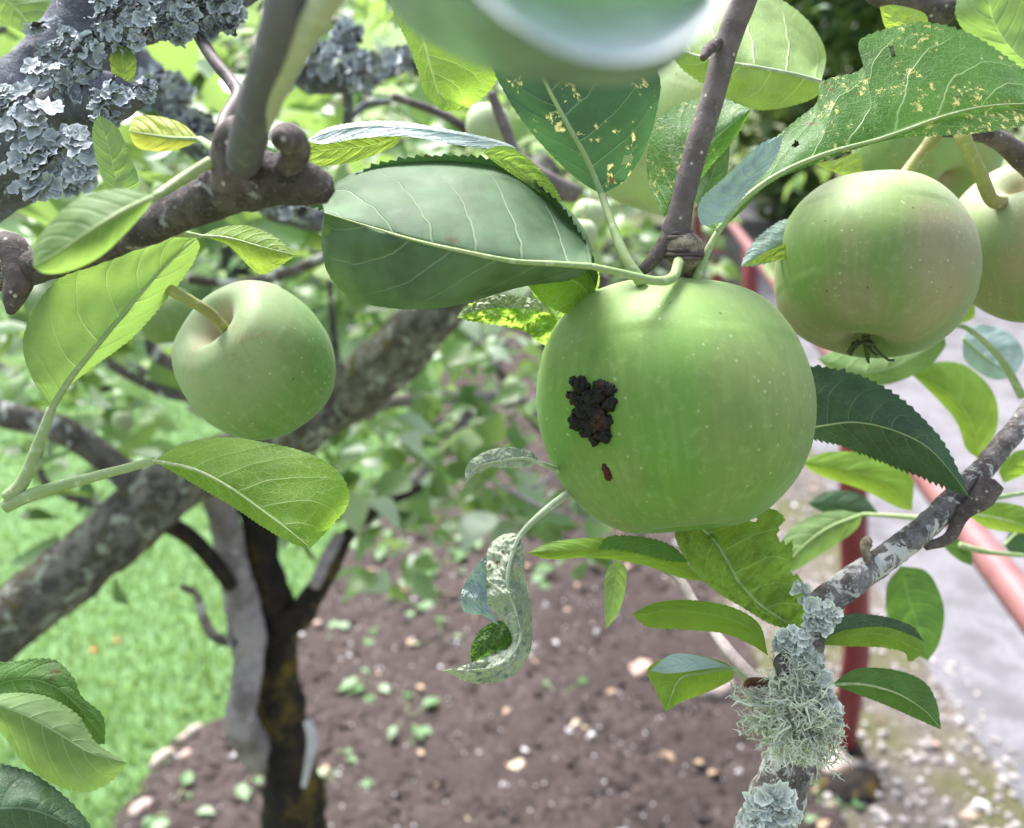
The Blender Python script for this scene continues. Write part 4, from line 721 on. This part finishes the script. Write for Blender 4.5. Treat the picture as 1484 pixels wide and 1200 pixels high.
# crumbs of soil
V = []; Fc = []; rnd = random.Random(6)
for _ in range(4200):
    y = .95 + 3.5 * rnd.random() ** 1.6; a, b = edge_x(y), vx(y); x = rnd.uniform(a, b); blob(V, Fc, Vector((x, y, .018)), rnd.uniform(.004, .019) ** 1.0, rnd.random() * 99, .5, 3)
o = mesh('soil_crumbs', V, Fc, SOIL, smooth=False); tag(o, 'loose crumbs of dark soil over the bed', 'soil', kind='stuff')
V = []; Fc = []
for _ in range(1600):
    y = .95 + 4.5 * rnd.random() ** 1.4; x = rnd.uniform(vx(y), path_x(y) + .12 * rnd.random()); blob(V, Fc, Vector((x, y, .024)), rnd.uniform(.004, .012), rnd.random() * 99, .4, 3)
GRIT = barkmat('grit_or_glint', (.30, .27, .26), (.5, .46, .45), (.6, .58, .56), 30); o = mesh('gravel', V, Fc, GRIT, smooth=False); tag(o, 'loose gravel on the mossy verge beside the path', 'gravel', kind='stuff')
V = []; Fc = []
for _ in range(1500):
    y = .95 + 3.5 * rnd.random() ** 1.6; x = rnd.uniform(edge_x(y), vx(y)); blob(V, Fc, Vector((x, y, .026)), rnd.uniform(.0015, .0042), rnd.random() * 99, .3, 3)
WG = barkmat('wet_glint_white', (.75, .73, .76), (.6, .56, .58), (.85, .84, .86), 30, rough=.25); o = mesh('grit_or_glint', V, Fc, WG, smooth=False); tag(o, 'tiny white specks added as wet glints over the dark soil', 'grit_or_glint', kind='stuff')  # white crumbs added to imitate wet glints on the soil
# pebbles, one mesh per look, copied
def pebm(name, c): return barkmat(name, c, tuple(x * .8 for x in c), tuple(min(1, x * 1.15) for x in c), 60, rough=.5, bstr=.3)
looks = [('whitish', pebm('stone_white', (.62, .60, .62))), ('pinkish', pebm('stone_pink', (.52, .36, .30))), ('tan', pebm('stone_tan', (.52, .42, .30))), ('grey', pebm('stone_grey', (.36, .34, .36)))]
protos = []
for i, (nm, mt) in enumerate(looks):
    V = []; Fc = []; blob(V, Fc, Vector((0, 0, 0)), .01, i * 7, .35, 8, (1.35, 1, .6)); protos.append((nm, mesh('pebble', V, Fc, mt)))
rnd = random.Random(9)
for k in range(290):
    i = rnd.choice((0, 0, 1, 1, 2, 3, 3)); nm, pr = protos[i]; o = pr if not pr.get('label') else pr.copy()
    if o is not pr: COL.objects.link(o)
    y = .95 + 3.2 * rnd.random() ** 1.5; ve = rnd.random() < .3; x = rnd.uniform(vx(y), path_x(y)) if ve else rnd.uniform(edge_x(y), vx(y)); s = rnd.uniform(.35, 1.0) * (1.5 if rnd.random() < .08 else 1)
    o.location = (x, y, .022 + .004 * s); o.rotation_euler = (rnd.uniform(-.3, .3), rnd.uniform(-.3, .3), rnd.random() * 6.28); o.scale = (s, s, s)
    tag(o, f'small {nm} pebble lying on the dark soil bed or its gravel verge', 'pebble', f'{nm} pebbles on the soil')
LITT = barkmat('dry_leaf', (.42, .30, .20), (.30, .19, .12), (.55, .45, .36), 60, rough=.6, bstr=.4)
V = []; Fc = []; C_ = []; rl = random.Random(3); add_leaf(V, Fc, C_, Vector((0, 0, 0)), Vector((1, 0, 0)), Vector((0, 0, 1)), .034, .018, rl, .25); dl = mesh('dry_leaf', V, Fc, LITT)
for k in range(80):
    o = dl if k == 0 else dl.copy()
    if k: COL.objects.link(o)
    y = 1.0 + 2.6 * rl.random() ** 1.4; x = rl.uniform(edge_x(y), path_x(y)); q = rl.uniform(.5, 1.3)
    o.location = (x, y, .04); o.rotation_euler = (rl.gauss(0, .4), rl.gauss(0, .3), rl.random() * 6.28); o.scale = (q, q, q)
    tag(o, 'small curled brown dry leaf fallen on the soil bed', 'dry leaf', 'dry leaves on the soil')
STN = barkmat('edging_stone', (.50, .40, .36), (.36, .30, .27), (.6, .52, .48), 20, bstr=.6)
def rock(lab, x, y, r, st, mt, rz=0):
    p = gnd(x, y); V = []; Fc = []; blob(V, Fc, Vector((0, 0, 0)), r, x, .35, 12, st); o = mesh('stone', V, Fc, mt); o.location = p + Vector((0, 0, r * st[2] * .5 + .01)); o.rotation_euler = (0, 0, rz); return tag(o, lab, 'stone')
rock('tan stone lying left of the upper soil, between weeds', 750, 1122, .022, (1.5, 1, .6), looks[2][1], .5)
rock('long tan pebble on the soil below the shrivelled leaf', 835, 1060, .02, (1.7, .9, .6), looks[2][1], -.3)
rock('pinkish clod beside the short lime leaf', 930, 982, .032, (1.3, 1, .8), looks[1][1], .3)
rock('pale stone partly behind the short lime leaf', 1035, 1010, .04, (1.3, 1, .8), STN, .2)
rock('dark flat stone at the foot of the red post', 1235, 1150, .05, (1.6, 1, .5), BR_BLACK, .4)
rock('tan flat stone leaning by the foot of the red post', 1210, 1120, .045, (1.4, 1, .6), STN, .1)
rock('pink oval pebble at the path edge, bottom right', 1405, 1190, .02, (1.9, .9, .5), looks[1][1], .5)
for i, (x, y, lab) in enumerate(((205, 1185, 'curved edging stone at the bottom left corner of the soil bed'), (238, 1110, 'edging stone between lawn and soil, second from the bottom'), (278, 1075, 'pinkish edging stone beside the foot of the grey stem'))):
    rock(lab, x, y, .022, (1.5, .7, .9), STN, .9)
for i, (x, y, lab, c) in enumerate(((138, 945, 'orange windfall apple on the lawn, left one of a pair', (.62, .30, .10)), (170, 932, 'brownish windfall apple on the lawn, right one of a pair', (.42, .26, .10)), (253, 1140, 'orange windfall apple on the soil at the lawn edge', (.65, .36, .05)))):
    p = gnd(x, y); rr_ = .016; rt, _ = apple(lab, x, y, (p - CO).dot(CF) - .01, rr_ * F / (p - CO).dot(CF), (.3, 1, .2), applemat('windfall_skin', c, c, c, .2, .1), NP=24, NA=24, seed=i, stalk=[(x + 2, y - 11, (p - CO).dot(CF) - .01), (x + 3, y - 15, (p - CO).dot(CF) - .01)], sw=1.5)
# weeds
def weed(x, y, n, L, lab, seed, h=.06):
    L *= 1.35
    rnd = random.Random(seed); p = gnd(x, y); root = empty('weed', p, lab, 'weed', 'weeds growing in the soil bed'); V = []; Fc = []; C_ = []; SV = []; SF = []
    for k in range(n):
        a = rnd.random() * 6.28; d = Vector((math.cos(a), math.sin(a), rnd.uniform(.2, .9))).normalized(); q = p + Vector((0, 0, .01)) + d * h * rnd.uniform(.4, 1.2)
        tube_geo([p + Vector((0, 0, .005)), p.lerp(q, .5) + Vector((0, 0, .01)), q], [.0015, .0012, .001], 5, 0, 1, SV, SF)
        l = L * rnd.uniform(.6, 1.2); add_leaf(V, Fc, C_, q, Vector((d.x, d.y, rnd.uniform(-.2, .4))), Vector((rnd.gauss(0, .2), rnd.gauss(0, .2), 1)), l, l * .62, rnd, .25)
    mesh('foliage', V, Fc, WEED, root, col=C_); mesh('stem', SV, SF, PET, root)
for i, w in enumerate(((520, 925, 5, .05, 'two-lobed weed at the left edge of the soil, under the dark bough'), (545, 1000, 9, .04, 'leafy weed in the soil, upper of the pair left of the shrivelled leaf'), (590, 1055, 12, .04, 'wide leafy weed in the soil, lower of the pair left of the shrivelled leaf'),
        (505, 1155, 3, .03, 'tiny weed low in the soil at the bottom'), (640, 830, 16, .055, 'bushy weed on the soil under the small felted leaf'), (600, 880, 9, .05, 'thin weed between the bushy one and the dark bough'), (700, 790, 14, .06, 'bushy weed right above the shrivelled leaf'), (810, 1020, 2, .03, 'seedling on the soil right of the shrivelled leaf'), (640, 940, 4, .045, 'upright seedling left of the shrivelled leaf'),
        (560, 800, 12, .05, 'weed patch where the pale bough meets the soil'), (820, 830, 9, .05, 'yellowish weed behind the lime leaf'), (370, 1130, 5, .035, 'weed at the foot of the black trunk'), (250, 1185, 7, .04, 'weed at the lawn edge, bottom left'), (1190, 1190, 5, .03, 'weed beside the stones at the post foot'), (480, 1100, 2, .03, 'seedling near the trunk, low on the soil'), (760, 860, 6, .045, 'low weed behind the shrivelled leaf'))):
    weed(w[0], w[1], w[2], w[3], w[4], i + 40)
# ------------------------------------------------------------------ red railing by the path
rm = M('red_paint'); n = rm.noise(30, 5, .6); RED = rm.fin(rm.mix(rm.rng(n, .4, .7), (.24, .04, .045), (.17, .03, .035)), .4, .4)
rm = M('sky_lit_red_paint'); n = rm.noise(30, 5, .6); RED_LIT = rm.fin(rm.mix(rm.rng(n, .4, .7), (.25, .11, .115), (.20, .08, .085)), .45, .5)  # pink puts the sky-lit highlight into the red rail's colour
ra, rbp = gnd(1550, 960, .95), gnd(1060, 325, .95); fdir = (rbp - ra).normalized()
pb = gnd(1217, 1098); rail = empty('railing', pb, 'red tubular railing running along the left side of the grey path', 'railing')
a0 = ra - fdir * .6; b0 = rbp + fdir * 4
V, Fc = tube_geo([a0.lerp(b0, i / 30) for i in range(31)], [.021] * 31, 20); mesh('handrail', V, Fc, RED_LIT, rail)
def post(p):
    t = (p - ra).dot(fdir); top = ra + fdir * t
    V, Fc = tube_geo([Vector((p.x, p.y, -.02)), Vector((p.x, p.y, .3)), Vector((top.x * .7 + p.x * .3, top.y * .7 + p.y * .3, .7)), top], [.03] * 4, 18); o = mesh('post', V, Fc, RED, rail)
    V, Fc = tube_geo([Vector((p.x, p.y, .01)), Vector((p.x, p.y, .04))], [.055, .05], 18); mesh('foot_plate', V, Fc, BR_BLACK, rail)
post(pb)
for k in (1, 2, 3): post(pb + Vector((fdir.x, fdir.y, 0)) * 1.8 * k)
# ------------------------------------------------------------------ far trees and hedge
def fartree(x, y, h, w, n, lab, seed, mt=CROWN_D, L=.22, low=.15, thr=.0):
    rnd = random.Random(seed); root = empty('tree', (x, y, 0), lab, 'tree'); 
    P = [Vector((x, y, -.1)), Vector((x + .1, y, h * .3)), Vector((x - .05, y + .1, h * .6)), Vector((x, y, h * .85))]
    V, Fc = tube_geo(P, [.16, .12, .08, .03], 12, .2, 3); mesh('trunk', V, Fc, BR_BG, root)
    for k in range(5):
        a = k * 1.3 + seed; s = P[1].lerp(P[2], rnd.random()); e = s + Vector((math.cos(a) * w * .7, math.sin(a) * w * .7, h * .25)); V, Fc = tube_geo([s, s.lerp(e, .5) + Vector((0, 0, .1)), e], [.06, .04, .015], 8, .2, 3); mesh('limb', V, Fc, BR_BG, root)
    V = []; Fc = []; C_ = []; i = 0
    while i < n:
        d = Vector([rnd.gauss(0, 1) for _ in range(3)]).normalized() * rnd.random() ** .4; q = Vector((x + d.x * w, y + d.y * w, h * (low + (1 - low) * (.5 + .5 * d.z))))
        if noise.noise(q * .9 + Vector((seed, 0, 0))) < thr: 
            if rnd.random() < .93: continue
        i += 1; l = L * rnd.uniform(.5, 1.1); add_leaf(V, Fc, C_, q, Vector((rnd.gauss(0, 1), rnd.gauss(0, 1), rnd.gauss(0, .5))), Vector([rnd.gauss(0, .5), rnd.gauss(0, .5), 1]), l, l * .6, rnd, .3)
    mesh('crown', V, Fc, mt, root, col=C_)
for i, t in enumerate(((-6.5, 9, 4.5, 2.4, 4500, 'leafy garden tree beyond the lawn at the far left', CROWN), (-2.6, 8, 4.2, 2.0, 4500, 'leafy garden tree straight behind the left apple branch', CROWN), (.2, 9.5, 4.6, 1.9, 4500, 'pale leafy tree behind the middle at the end of the bed', CROWN),
        (3.4, 11, 6, 2.2, 5000, 'dark tree seen behind the red railing at the top right', CROWN_D), (7.4, 10, 6, 2.6, 5000, 'dark tree beyond the path behind the right apples', CROWN_D), (-10, 14, 7, 3.2, 4000, 'tall dark tree far beyond the lawn', CROWN_D), (5.5, 16, 8, 3.0, 4500, 'tall dark tree closing the end of the path', CROWN_D), (.8, 17, 7.5, 2.6, 4000, 'tall far tree behind the middle garden tree', CROWN_D))):
    fartree(t[0], t[1], t[2], t[3], t[4], t[5], i + 2, t[6], .2 if t[6] is CROWN else .3, low=.02, thr=-.05)
